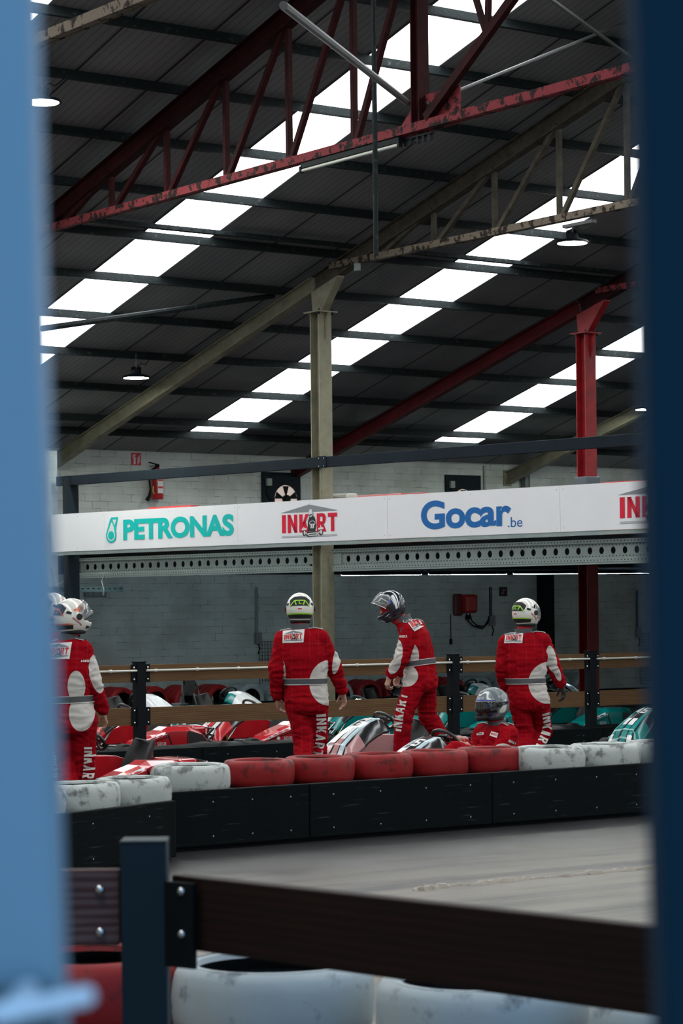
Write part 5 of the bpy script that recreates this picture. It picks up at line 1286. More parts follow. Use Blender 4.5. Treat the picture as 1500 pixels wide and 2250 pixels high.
def capsule(mb, a, b_, ra, rb, n=16, sq=1.0, side=None):
    """closed tapered capsule, optionally flattened (sq) across 'side'"""
    a, b_ = Vector(a), Vector(b_); d = (b_-a); L = d.length
    if L < 1e-5: d = Vector((0, 0, 1)); L = 1e-5
    d.normalize(); x = d.cross(Vector(side) if side is not None else Vector((0, 1, 0)))
    if x.length < 1e-3: x = d.cross(Vector((1, 0, 0)))
    x.normalize(); y = d.cross(x); rings = []
    for i in range(5):
        t = PI/2*(1 - i/4.5); rings.append((a - d*ra*math.sin(t), ra*math.cos(t)))
    rings.append((a, ra)); rings.append((a.lerp(b_, .5), (ra+rb)/2)); rings.append((b_, rb))
    for i in range(4, -1, -1):
        t = PI/2*(1 - i/4.5); rings.append((b_ + d*rb*math.sin(t), rb*math.cos(t)))
    mb.rings([[c + (x*math.cos(2*PI*j/n) + y*sq*math.sin(2*PI*j/n))*r for j in range(n)] for c, r in rings])
def loft(mb, secs, n=28):
    """secs: (centre, side vector, fwd vector) with radii baked into the vectors; superellipse rings"""
    rings = []
    for c, sx, fy in secs:
        r = []
        for j in range(n):
            a = 2*PI*j/n; ca, sa = math.cos(a), math.sin(a); e = .86
            r.append(Vector(c) + Vector(sx)*(abs(ca)**e*(1 if ca > 0 else -1)) + Vector(fy)*(abs(sa)**e*(1 if sa > 0 else -1)))
        rings.append(r)
    mb.rings(rings)
def fuse(name, mb, mat, parent, voxel, smooth_it=6, post=None):
    """weld overlapping closed shells into one continuous skin"""
    o = mb.build(name+'_tmp', mat)
    md = o.modifiers.new('r', 'REMESH'); md.mode = 'VOXEL'; md.voxel_size = voxel; md.use_smooth_shade = True
    if smooth_it: s = o.modifiers.new('s', 'SMOOTH'); s.iterations = smooth_it; s.factor = .5
    bpy.context.view_layer.update()
    me = bpy.data.meshes.new_from_object(o.evaluated_get(bpy.context.evaluated_depsgraph_get()))
    me.name = name; me.materials.clear(); me.materials.append(mat)
    bpy.data.objects.remove(o)
    n_ = bpy.data.objects.new(name, me); COL.objects.link(n_); n_.parent = parent
    if post: post(me)
    me.polygons.foreach_set('use_smooth', [True]*len(me.polygons)); me.update()
    return n_
def seg_dist(p, a, b_):
    d = b_-a; t = max(0, min(1, (p-a).dot(d)/max(1e-9, d.length_squared))); return (p-(a+d*t)).length

def hand(mb, wrist, dirn, palm, side, curl=.5, k=1.0, pad=0.0):
    """five-fingered hand. dirn: along the fingers; palm: where the palm faces; side: towards the thumb"""
    w = Vector(wrist); d = Vector(dirn).normalized(); p = Vector(palm); p = (p - d*p.dot(d)).normalized(); s = d.cross(p)
    if s.dot(Vector(side)) < 0: s = -s
    L = .088*k
    capsule(mb, w - d*.03*k, w + d*.02*k, .026*k+pad, .028*k+pad, sq=.75, side=p)
    kn = []
    for i, (off, ln) in enumerate(((.030, 1.0), (.010, 1.05), (-.010, 1.0), (-.029, .9))):
        b_ = w + d*L*ln + s*off*k; kn.append(b_)
        capsule(mb, w + d*.015*k + s*off*.5*k, b_, .0165*k+pad, .0125*k+pad, 10)
    for i, (b_, fl) in enumerate(zip(kn, (.078, .088, .082, .064))):
        c = curl*(1 + .12*i); q = b_; ang = 0
        for j, fr in enumerate((.46, .30, .24)):
            ang += c*(.75, 1.0, .7)[j]; dd = d*math.cos(ang) + p*math.sin(ang); q2 = q + dd*fl*k*fr
            capsule(mb, q, q2, (.0098 - .0008*j)*k+pad, (.0092 - .0010*j)*k+pad, 10); q = q2
    t0 = w + d*.022*k + s*.026*k; t1 = t0 + (d*.6 + s*.75 + p*.35).normalized()*.040*k; t2 = t1 + (d*.9 + s*.25 + p*.35*(1+curl)).normalized()*.032*k; t3 = t2 + (d*.9 - s*.05 + p*.5*(1+curl)).normalized()*.026*k
    capsule(mb, w + d*.01*k + s*.015*k, t0, .016*k+pad, .016*k+pad, 10); capsule(mb, t0, t1, .0155*k+pad, .0125*k+pad, 10); capsule(mb, t1, t2, .0120*k+pad, .0108*k+pad, 10); capsule(mb, t2, t3, .0105*k+pad, .009*k+pad, 10)

def helmet(parent, c, fwd, tilt, style, k=1.0, visor_open=0.0, roll=0.0):
    """full face helmet at c facing fwd (azimuth in the wearer's frame, radians: 0 = +x), tilt nods it down"""
    Mh = Matrix.Translation(c) @ Matrix.Rotation(fwd, 4, 'Z') @ Matrix.Rotation(tilt, 4, 'Y') @ Matrix.Rotation(roll, 4, 'X') @ Matrix.Scale(k, 4)
    shell_m = {'lime': M_helw, 'orange': M_helw, 'dark': M_heldark, 'camo': M_camo}[style]
    NP_, NT_ = 44, 72
    def rad(th, ph):
        cx, sx_, sz = math.cos(ph)*math.cos(th), math.cos(ph)*math.sin(th), math.sin(ph)
        a = .158 if cx > 0 else .150; rr_ = 1/math.sqrt((cx/a)**2 + (sx_/.130)**2 + (sz/.150)**2)
        if sz < 0: rr_ *= 1 + .12*max(0, cx)**2*min(1, -sz*2.2)*1.1      # chin bar
        if cx < 0: rr_ *= 1 + .05*(-cx)*max(0, sz*.9)                    # slight rear spoiler line
        return Vector((cx, sx_, sz))*rr_
    V = []; F_ = []
    phs = [-PI/2*.72 + (PI/2*.72 + PI/2*.985)*i/NP_ for i in range(NP_+1)]
    for ph in phs:
        for j in range(NT_): V.append(rad(2*PI*j/NT_, ph))
    for i in range(NP_):
        for j in range(NT_):
            th = (2*PI*(j+.5)/NT_ + PI) % (2*PI) - PI; ph = (phs[i]+phs[i+1])/2
            top = .46; bot = -.30 + .12*(abs(th)/1.2)**2
            if style == 'camo': top, bot = .30, -.42
            if abs(th) < 1.22 and bot < ph < top: continue
            # neck opening rises at the back
            if ph < -1.02 and abs(th) > 1.3: continue
            F_.append((i*NT_+j, i*NT_+(j+1) % NT_, (i+1)*NT_+(j+1) % NT_, (i+1)*NT_+j))
    tp = len(V); V.append(rad(0, PI/2)); F_ += [(NP_*NT_+j, NP_*NT_+(j+1) % NT_, tp) for j in range(NT_)]
    mb = MB(); mb.add(V, F_); he = mb.build('helmet', shell_m, parent, True, M=Mh)
    used_v = set(i for f in F_ for i in f)
    so_ = he.modifiers.new('shell', 'SOLIDIFY'); so_.thickness = .014; so_.offset = -1
    b = BVHTree.FromPolygons(V, F_)
    # visor
    piv = Vector((.0, 0, .01)); Mv = Matrix.Translation(piv) @ Matrix.Rotation(-visor_open, 4, 'Y') @ Matrix.Translation(-piv)
    mb = MB(); vv = []; nu, nv_ = 30, 10
    for i in range(nv_+1):
        ph = -.34 + .86*i/nv_
        if style == 'camo': ph = -.44 + .76*i/nv_
        for j in range(nu+1): vv.append(Mv @ (rad(-1.32 + 2.64*j/nu, ph)*1.03))
    mb.add(vv, [(i*(nu+1)+j, i*(nu+1)+j+1, (i+1)*(nu+1)+j+1, (i+1)*(nu+1)+j) for i in range(nv_) for j in range(nu)])
    vi = mb.build('visor', M_visclear if style in ('lime', 'orange') or visor_open > .2 else M_visdark, he, True)
    so2 = vi.modifiers.new('t', 'SOLIDIFY'); so2.thickness = .003
    mb = MB(); mb.tube([Mv @ (rad(-1.32 + 2.64*j/nu, -.34 if style != 'camo' else -.44)*1.035) for j in range(nu+1)], .003, 6); mb.build('visor_rim', M_kwhite if style == 'dark' else M_helpad, he, True)
    for sg in (1, -1):
        mb = MB(); mb.lathe([(.0, 0), (.026, 0), (.024, .012), (.0, .014)], Matrix.Translation(rad(sg*1.5, .02)*.99) @ Matrix.Rotation(-sg*PI/2, 4, 'X'), 18); mb.build('visor_pivot', M_helpad, he, True)
    # padding round the neck and face
    mb = MB(); ring = [Vector((.082*math.cos(a)+.008, .074*math.sin(a), -.112)) for a in [2*PI*i/24 for i in range(24)]]
    mb.tube(ring, .024, 10, closed=True); mb.build('neck_padding', M_helpad, he, True)
    if True:
        mb = MB(); mb.tube([Vector((.128*math.cos(a), .112*math.sin(a), -.075)) for a in [-.95+1.9*i/12 for i in range(13)]], .018, 8); mb.build('chin_padding', M_helpad, he, True)
    # graphics, wrapped on by angle: (theta, phi) polygons
    def wrap(name, polys, mt, lift=.0015):
        V2 = []; F2 = []
        for poly in polys:
            bm = bmesh.new(); bm.faces.new([bm.verts.new((x, y, 0)) for x, y in poly])
            xs_ = [p[0] for p in poly]; ys_ = [p[1] for p in poly]
            for ax, lo, hi in ((0, min(xs_), max(xs_)), (1, min(ys_), max(ys_))):
                kk = int((hi-lo)/.1)
                for i in range(1, kk+1):
                    c_ = lo+(hi-lo)*i/(kk+1); bmesh.ops.bisect_plane(bm, geom=bm.verts[:]+bm.edges[:]+bm.faces[:], plane_co=((c_, 0, 0) if ax == 0 else (0, c_, 0)), plane_no=((1, 0, 0) if ax == 0 else (0, 1, 0)))
            bm.verts.index_update(); base_ = len(V2)
            for v in bm.verts:
                q = rad(v.co.x, v.co.y); V2.append(q*(1 + lift/q.length))
            for f in bm.faces: F2.append(tuple(base_ + v.index for v in f.verts))
            bm.free()
        mb = MB(); mb.add(V2, F2); return mb.build(name, mt, he, True)
    B_ = PI
    if style in ('lime', 'orange'):
        ac = M_hellime if style == 'lime' else M_helorange
        wrap('rear_vent', [[(B_-.62, .10), (B_+.62, .10), (B_+.80, .52), (B_+.45, .74), (B_-.45, .74), (B_-.80, .52)]], M_helpad, .003)
        wrap('accent_lines', [[(B_-.72, .06), (B_-.62, .06), (B_-.30, .44), (B_-.38, .44)], [(B_+.72, .06), (B_+.62, .06), (B_+.30, .44), (B_+.38, .44)],
                              [(B_-.34, .40), (B_+.34, .40), (B_+.34, .46), (B_-.34, .46)],
                              [(B_-.25, .16), (B_-.18, .16), (B_-.28, .40), (B_-.36, .40)], [(B_+.25, .16), (B_+.18, .16), (B_+.28, .40), (B_+.36, .40)],
                              [(B_-1.5, -.42), (B_-.9, -.36), (B_, -.34), (B_+.9, -.36), (B_+1.5, -.42), (B_+.9, -.44), (B_, -.42), (B_-.9, -.44)]], ac, .0055)
        wrap('rear_letter', [[(B_-.06, .20), (B_+.00, .20), (B_+.00, .36), (B_-.06, .36)], [(B_-.06, .20), (B_+.12, .20), (B_+.12, .245), (B_-.06, .245)]][::1], ac, .007)
        wrap('lower_band', [[(B_-1.25, -.74), (B_+1.25, -.74), (B_+1.25, -.48), (B_, -.42), (B_-1.25, -.48)]], M_helpad, .0015)
        wrap('small_badge', [[(B_-.12, -.12), (B_+.12, -.12), (B_+.12, -.05), (B_-.12, -.05)]], M_redp, .002)
        for sg in (1, -1):
            wrap('side_vent', [[(sg*2.05, .16), (sg*1.95, .28), (sg*2.25, .36), (sg*2.35, .22)]] if sg > 0 else [[(sg*2.35, .22), (sg*2.25, .36), (sg*1.95, .28), (sg*2.05, .16)]], M_helpad, .004)
            wrap('side_flash', [[(sg*1.1, .55), (sg*1.45, .30), (sg*1.9, .42), (sg*1.3, .78)]], M_heldark if style == 'lime' else M_helorange, .002)
            ps, W = word('INKARTBE', .16, .1, 1.0)
            out = []
            for p in ps: out.append([(sg*(1.42) - sg*0 + (x*.9)*(-sg)*-1*1.0, -.30 + y + x*.42*(-sg)) for x, y in p])
            wrap('side_lettering', [[(sg*1.62 + x*.75, -.28 + y*.8 + x*(-.55 if sg < 0 else .55)*1) for x, y in p] for p in ps], M_pred, .002)
    if style == 'dark':
        for sg in (1, -1):
            wrap('side_stripe', [[(sg*1.75, -.30), (sg*1.92, -.30), (sg*2.15, .72), (sg*1.88, .72)], [(sg*1.99, -.30), (sg*2.05, -.30), (sg*2.32, .72), (sg*2.24, .72)]], M_kwhite, .002)
            wrap('side_mark', [[(sg*1.35, .25), (sg*1.6, .2), (sg*1.72, .5), (sg*1.5, .6)]], M_helblue, .002)
            wrap('vent_cover', [[(sg*.5, .78), (sg*.9, .7), (sg*1.1, .95), (sg*.6, 1.1)]], M_helgrey, .004)
            wrap('chin_line', [[(sg*.75, -.52), (sg*1.15, -.44), (sg*1.15, -.40), (sg*.75, -.47)]], M_kwhite, .002)
    if style == 'camo':
        wrap('blue_trim', [[(-1.25, .30), (0, .33), (1.25, .30), (1.25, .36), (0, .40), (-1.25, .36)], [(.45, -.95), (.72, -.95), (1.05, -.45), (.85, -.45)], [(-.72, -.95), (-.45, -.95), (-.85, -.45), (-1.05, -.45)]], M_helblue, .003)
        for sg in (1, -1):
            wrap('strap_band', [[(sg*1.2, -.12), (sg*2.4, .02), (sg*2.4, .20), (sg*1.2, .14)]], M_helpad, .003)
            ps, W = word('ERIA', .10, .12, 1.2); wrap('strap_lettering', [[(sg*1.75 + x*1.1, .05 + y*.9) for x, y in p] for p in ps], M_helgrey, .005)
        wrap('crest_ridge', [[(-.25, .75), (.1, .75), (.1, .95), (-.25, .95)]], M_helgrey, .008)
        mb = MB()
        mb.tube([rad(a, -.62)*1.05 for a in (-.7, -.35, 0, .35, .7)], [.014, .024, .03, .024, .014], 10); mb.build('chin_guard', M_helpad, he, True)
    return he

def build_person(label, px0, D0, J, helm, hands=(('L', .5), ('R', .5)), white=(), grey=(), k=1.0, seed=0, facing=0.0, patch=None, legtext=None, glove=None, cuffs=True, seated=False, extra=None, lean=0.0, shoe_dir=None, belt=True, cuffmat=None, pads=()):
    """J: joint -> (px, py, depth offset). The wearer's frame: x = to the camera's right, y = away, z = up."""
    u0, _ = uv(px0, 1345); r0 = u0/FPX*D0
    org = cam(r0, D0, 0); R = empty('person', org, -YAW); tag(R, label, 'person')
    def loc(px, py, dd=0.0):
        u, v = uv(px, py); D = D0 + dd; return Vector((u/FPX*D - r0, dd, EYE - v/FPX*D))
    P = {n: loc(*v) for n, v in J.items()}
    if not seated:
        for s in 'LR':
            P['an'+s].z = max(P['an'+s].z, .098)
        lo = min('LR', key=lambda s: P['an'+s].z); P['an'+lo].z = .098
    sh = (P['shR']-P['shL']); hp = (P['hpR']-P['hpL']); hc = (P['hpR']+P['hpL'])/2; sc_ = (P['shR']+P['shL'])/2; nk = P['neck']
    sx = sh.normalized(); hx = hp.normalized(); up = (sc_-hc).normalized()
    wx = (sx+hx).normalized(); fy = up.cross(sx).normalized(); fh = up.cross(hx).normalized(); fw = up.cross(wx).normalized()
    def trunk(mb, g, e=0.0):
        W = P.get('waist', hc.lerp(sc_, .33)); ch = hc.lerp(sc_, .74) + fy*0.0
        S = [(hc - up*.10*k, hx*(.10*k*g+e), fh*(.09*k*g+e)), (hc - up*.06*k, hx*(.155*k*g+e), fh*(.125*k*g+e)), (hc + up*.02*k, hx*(.178*k*g+e), fh*(.135*k*g+e)),
             (hc.lerp(W, .6), wx*(.172*k*g+e), fw*(.125*k*g+e)), (W, wx*(.160*k*g+e), fw*(.115*k*g+e)), (W.lerp(ch, .5), wx*(.182*k*g+e), fw*(.128*k*g+e)), (ch, sx*(.195*k*g+e), fy*(.135*k*g+e)),
             (hc.lerp(sc_, .93), sx*(.185*k*g+e), fy*(.118*k*g+e)), (sc_.lerp(nk, .35), sx*(.135*k*g+e), fy*(.10*k*g+e)), (sc_.lerp(nk, .8), sx*(.078*k*g+e), fy*(.078*k*g+e)), (nk, sx*(.064*k*g+e), fy*(.068*k*g+e))]
        loft(mb, S)
    def limbs(mb, rs, ra, rw, rh, rk, rn, wristpull=0.0):
        for s in 'LR':
            capsule(mb, sc_.lerp(P['sh'+s], .72), P['sh'+s], rs*1.12*k, rs*k)
            capsule(mb, P['sh'+s], P['el'+s], rs*k, ra*k); we = P['el'+s].lerp(P['wr'+s], 1-wristpull); capsule(mb, P['el'+s], we, ra*1.02*k, rw*k)
            capsule(mb, P['hp'+s], P['kn'+s], rh*k, rk*k); capsule(mb, P['kn'+s], P['an'+s], rk*1.02*k, rn*k)
    # body
    mb = MB(); trunk(mb, .80); limbs(mb, .058, .045, .027, .080, .056, .042)
    hcen = P['head']; capsule(mb, nk - up*.04, hcen - Vector((0, 0, .03)), .058*k, .06*k)
    hd = Vector((math.cos(helm['yaw'])*math.cos(helm.get('tilt', 0)), math.sin(helm['yaw'])*math.cos(helm.get('tilt', 0)), -math.sin(helm.get('tilt', 0)))); hs = Vector((-math.sin(helm['yaw']), math.cos(helm['yaw']), 0)); hu = hd.cross(hs)
    Rm = Matrix((hd, hs, hu)).transposed()
    mb.ball(hcen + hu*.015, .088*k, 12, sc=(1.05, .86, 1.12), M=Rm); capsule(mb, hcen + hd*.02 - hu*.04, hcen + hd*.045*k - hu*.075*k, .055*k, .034*k)
    capsule(mb, hcen + hd*.085*k + hu*.01, hcen + hd*.105*k - hu*.022*k, .010, .015, 8)               # nose
    for s in (1, -1):
        capsule(mb, hcen + hs*s*.076*k + hu*.012, hcen + hs*s*.078*k - hu*.025, .012, .009, 8)          # ears
        capsule(mb, hcen + hd*.083*k + hs*s*.016 + hu*.038, hcen + hd*.080*k + hs*s*.045 + hu*.036, .007, .006, 8)   # brow
    capsule(mb, hcen + hd*.088*k - hs*.018 - hu*.052, hcen + hd*.088*k + hs*.018 - hu*.052, .007, .007, 8)           # lips
    for s, cu in hands:
        w = P['wr'+s]; d = P.get('hd'+s, w + (w-P['el'+s])) - w; pal = P.get('pm'+s)
        inward = (hc - w); inward.z = 0
        pal = inward if pal is None else pal
        face = Vector((math.cos(facing), math.sin(facing), 0))
        hand(mb, w + d.normalized()*.02, d, pal, face, cu, k)
    for s in 'LR': capsule(mb, P['an'+s], P['an'+s] + Vector((math.cos(facing), math.sin(facing), -.5))*.06, .042*k, .035*k)
    body = fuse('body', mb, M_skin, R, .0062, 3)
    # eyes and mouth on the body
    mb = MB()
    for s in (1, -1): mb.ball(hcen + hd*.078*k + hs*s*.031 + hu*.018, .0115, 8)
    mb.build('eyes', M_kwhite, body, True)
    mb = MB()
    for s in (1, -1): mb.ball(hcen + hd*.0865*k + hs*s*.031 + hu*.018, .0055, 8)
    mb.build('pupils', M_kblack, body, True)
    mb = MB(); capsule(mb, nk - up*.02, hcen - Vector((0, 0, .05)) , .068*k, .078*k); mb.ball(hcen + hu*.02, .097*k, 14, sc=(1.02, .9, 1.1), M=Rm)
    capsule(mb, hcen + hd*.03 - hu*.05, hcen + hd*.052*k - hu*.075*k, .062*k, .042*k)
    bal = fuse('balaclava', mb, M_sock, R, .008, 3)
    # suit
    mb = MB(); trunk(mb, 1.04, .008); limbs(mb, .083, .066, .047, .108, .080, .070, .07)
    for s in 'LR':   # cloth gathers
        capsule(mb, P['hp'+s].lerp(P['kn'+s], .35), P['kn'+s], .098*k, .082*k)
        capsule(mb, P['el'+s], P['el'+s].lerp(P['wr'+s], .6), .066*k, .056*k)
    for a_, b__, r1, r2 in pads: capsule(mb, loc(*a_), loc(*b__), r1, r2)
    def folds(me):
        att = me.attributes.new('arm', 'FLOAT', 'POINT'); vals = []
        up_j = [P['el'+s] for s in 'LR'] + [P['kn'+s] for s in 'LR'] + [hc, P['wrL'], P['wrR'], P['anL'], P['anR']]
        newco = []
        me.update(); 
        for v in me.vertices:
            c = v.co; da = min(min(seg_dist(c, P['sh'+s], P['el'+s]) - .078*k, seg_dist(c, P['el'+s], P['wr'+s]) - .056*k) for s in 'LR')
            dt = min([seg_dist(c, hc, sc_.lerp(hc, .1)) - .185*k] + [min(seg_dist(c, P['hp'+s], P['kn'+s]) - .095*k, seg_dist(c, P['kn'+s], P['an'+s]) - .075*k) for s in 'LR'])
            dt = min(dt, (((c-hc).dot(wx)/(.19*k))**2 + ((c-hc).dot(fw)/(.14*k))**2)**.5*.15 - .15 if -.1 < (c-hc).dot(up) < (sc_-hc).length else dt)
            vals.append(1.0 if da < dt else 0.0)
            near = min((c-j).length for j in up_j); amp = .0050 + .016*math.exp(-(near/.17)**2)
            q = Vector((c.x*9, c.y*9, c.z*21 + seed*5.3)); n1 = noise.noise(q + Vector((noise.noise(c*6)*1.5, seed, 0))); n1 = 1-2*abs(n1)
            n2 = noise.noise(c*12 + Vector((seed, 3, 0)))
            newco.append(c + v.normal*(amp*n1*.9 + .003*n2))
        for v, q in zip(me.vertices, newco): v.co = q
        att.data.foreach_set('value', vals)
    def pxm(lst): 
        out = []
        for (px, py, rx, ry, tilt, reg) in lst:
            q = loc(px, py); s_ = D0/FPX; out.append((q.x, q.z, rx*s_, ry*s_, tilt, reg))
        return out
    suit = fuse('race_suit', mb, suit_mat('suit_%d' % seed, pxm(white), pxm(grey), seed*.13), R, .0105, 5, folds)
    sb = bvh_of(suit)
    # belt: follows the suit at the waist
    def ringband(name, c, ax, sxv, h, off, mt, arc=None, rmax=.4, par=suit, rad_=None):
        ax = ax.normalized(); a = sxv.normalized(); b__ = ax.cross(a); Vv = []; nn = 56
        for i in range(nn):
            t = 2*PI*i/nn; d = a*math.cos(t) + b__*math.sin(t)
            for zo in (-h/2, h/2):
                o_ = c + ax*zo
                if rad_: r_ = rad_
                else:
                    hit = sb.ray_cast(o_, d, rmax); r_ = hit[3] if hit[0] is not None else .17*k
                    r_ = min(r_, (.215 if abs(math.cos(t)) > .5 else .165)*k)
                Vv.append((o_, d, r_))
        rs = [v[2] for v in Vv]
        for _ in range(2): rs = [(rs[i-2] + 2*rs[i] + rs[(i+2) % len(rs)])/4 if True else 0 for i in range(len(rs))]
        vs = []
        for (o_, d, _), r_ in zip(Vv, rs): vs += [o_ + d*(r_+off), o_ + d*(r_-.004)]
        fs = []
        for i in range(nn):
            j = (i+1) % nn; A, B = i*4, j*4
            fs += [(A, B, B+2, A+2), (A+1, A+3, B+3, B+1), (A, A+1, B+1, B), (A+2, B+2, B+3, A+3)]
        m_ = MB(); m_.add(vs, fs); return m_.build(name, mt, par, True)
    W = P.get('waist', hc.lerp(sc_, .33))
    if belt:
        bw = P.get('beltL'); ax = up
        if bw is not None and 'beltR' in P: bx = (P['beltR']-P['beltL']).normalized(); ax = fw.cross(bx); ax = ax if ax.z > 0 else -ax
        ringband('belt', W, ax, wx, .046*k, .009, M_collar)
        ringband('belt_piping', W + ax*.026*k, ax, wx, .005, .010, M_letter); ringband('belt_piping', W - ax*.026*k, ax, wx, .005, .010, M_letter)
    cn = (nk.lerp(hcen, .25) - nk); cax = (up*.6 + (hcen-nk).normalized()*.4)
    mb = MB(); pts = []; 
    ringband('collar', nk + up*.012*k, cax, sx, .055*k, .010, M_collar, rad_=.073*k)
    # shoulder yokes
    for s in 'LR':
        a_ = nk + (P['sh'+s]-nk).normalized()*.055*k; b__ = P['sh'+s] + (P['sh'+s]-nk).normalized()*.03*k
        d = (b__-a_); hw_ = .036*k; fwd_ = fy
        V3 = []; n1 = 12
        for i in range(n1+1):
            for j in range(5):
                o_ = a_ + d*i/n1 + fwd_*((j/2-1)*hw_) + Vector((0, 0, .25)); hit = sb.ray_cast(o_, Vector((0, 0, -1)), .5)
                V3.append(hit[0] + Vector((0, 0, 1))*.004 + (hit[1] if hit[1].z > 0 else -hit[1])*.003 if hit[0] is not None else a_ + d*i/n1 + Vector((0, 0, .05)))
        m_ = MB(); m_.add(V3, [(i*5+j, i*5+j+1, (i+1)*5+j+1, (i+1)*5+j) for i in range(n1) for j in range(4)]); yk = m_.build('shoulder_yoke', M_collar, suit, True)
        m_ = MB(); m_.tube([V3[i*5] for i in range(n1+1)], .0035, 6); m_.tube([V3[i*5+4] for i in range(n1+1)], .0035, 6); m_.build('piping', M_letter, yk, True)
    # cuffs
    if cuffs:
        for s in 'LR':
            a_, b__ = P['el'+s], P['wr'+s]; m_ = MB(); d = (b__-a_).normalized(); m_.tube([b__ - d*.055, b__ - d*.03, b__ + d*.01], [.038*k, .036*k, .031*k], 18); m_.build('cuff', cuffmat or M_cuff, suit, True)
    if glove:
        for s in glove:
            mb = MB(); w = P['wr'+s]; d = P.get('hd'+s) - w; inward = (hc-w); inward.z = 0
            hand(mb, w + d.normalized()*.02, d, inward, Vector((math.cos(facing), math.sin(facing), 0)), dict(hands)[s], k, .0025); capsule(mb, w - d.normalized()*.03, w + d.normalized()*.03, .034, .032)
            fuse('glove', mb, M_glove, R, .0055, 3)
    # shoes
    for s in 'LR':
        f = Vector((math.cos(facing), math.sin(facing), 0)) if shoe_dir is None else Vector(shoe_dir[s])
        a_ = P['an'+s].copy(); f.z = 0 if not seated else .8; f.normalize(); side_ = f.cross(Vector((0, 0, 1)))
        heel = a_ + Vector((0, 0, -.035)) - f*.03
        mb = MB(); capsule(mb, heel, heel + f*.20 + Vector((0, 0, -.012)), .046, .040, sq=.8, side=side_); capsule(mb, a_ + Vector((0, 0, .03)), heel + f*.06, .052, .045); capsule(mb, heel + Vector((0, 0, -.02)), heel + f*.22 + Vector((0, 0, -.025)), .032, .03)
        fuse('shoe', mb, M_shoe, R, .009, 2)
    he = helmet(R, hcen + Vector(helm.get('off', (0, 0, 0))), helm['yaw'], helm.get('tilt', 0), helm['style'], helm.get('k', 1.0), helm.get('open', 0), helm.get('roll', 0))
    mats = [M_pred, M_pgrey, M_pblack, M_patch]
    view = Vector((0, 1, 0))
    if patch:   # four corners in the photo: tl, tr, br, bl  -> printed through the local view axis on to the suit
        tl, tr, br, bl = [loc(*c) for c in patch]
        def q(u_, v_): return tl.lerp(tr, u_).lerp(bl.lerp(br, u_), v_)
        Wn = 1.0; base_ = [[(0, 0), (1, 0), (1, 1), (0, 1)]]
        def mapp(p): c = q(p[0], p[1]); return (c.x, c.z)
        def remap(polys): return [[mapp((x+.5, .52 - y/.62)) for x, y in p] for p in polys]
        Ls = [([[mapp(p) for p in base_[0]]], 3, .002)] + [(remap(pl), mi, lf + .005) for pl, mi, lf in logo_layers(.86)]
        project('back_patch', sb, Ls, (0, 0, 0), (1, 0, 0), (0, 0, 1), view, mats, suit, cell=.018, off=.004, jump=.08)
    if legtext:  # centre line from first to last letter (pixels), height px, +1 reads down / -1 reads up
        for (pts, hpx, sgn, txt, reg) in legtext:
            Q = [loc(*c) for c in pts]; hgt = hpx*D0/FPX
            # arc length parametrisation
            Ls_ = [0]
            for a_, b__ in zip(Q, Q[1:]): Ls_.append(Ls_[-1] + math.hypot(b__.x-a_.x, b__.z-a_.z))
            T_ = Ls_[-1]
            def along(t):
                t = max(0, min(T_, t)); 
                for i in range(len(Q)-1):
                    if t <= Ls_[i+1] + 1e-9:
                        f = (t-Ls_[i])/(Ls_[i+1]-Ls_[i]); a_, b__ = Q[i], Q[i+1]; d = Vector((b__.x-a_.x, 0, b__.z-a_.z)).normalized(); return a_.lerp(b__, f), d
            ps, Wt = word(txt, hgt, .16, 1.0); sc = T_/Wt; polys = []
            for p in ps:
                out = []
                for x, y in p:
                    c, d = along((x + Wt/2)*sc); nrm_ = Vector((-d.z, 0, d.x)); out.append((c.x + nrm_.x*y, c.z + nrm_.z*y))
                polys.append(out)
            project('suit_lettering', sb, [(polys, 0, .001)], (0, 0, 0), (1, 0, 0), (0, 0, 1), view, [M_letter], suit, cell=.03, off=.0045, jump=.08)
    if extra: extra(R, suit, sb, loc, P)
    return R, P, loc

RIGHT, AWAY = 0.0, PI/2
# second driver: walking away in the middle
build_person('person in red race suit and lime-lined white helmet, walking away left of centre', 662, 22.1,
    dict(head=(659, 1338, .02), neck=(658, 1381, 0), shL=(622, 1405, 0), shR=(702, 1402, 0), elL=(608, 1470, -.03), elR=(733, 1466, .06), wrL=(608, 1530, .05), wrR=(753, 1518, .16), hdL=(612, 1560, .10), hdR=(757, 1545, .2),
         waist=(672, 1497, 0), hpL=(653, 1545, .0), hpR=(695, 1545, 0), knL=(668, 1632, -.02), knR=(697, 1636, .12), anL=(662, 1712, -.32), anR=(690, 1722, .10)),
    dict(style='lime', yaw=AWAY, tilt=.10, k=.99), (('L', .5), ('R', .45)), facing=AWAY, k=1.04, seed=1,
    white=[(724, 1500, 44, 50, 0, 0), (741, 1446, 9, 36, .22, 1), (622, 1478, 6, 26, 0, 0)],
    patch=((622, 1387), (669, 1383), (667, 1411), (621, 1413)), legtext=[([(705, 1568), (706, 1600), (703, 1630), (697, 1662)], 20, 1, 'INKART', 0)])
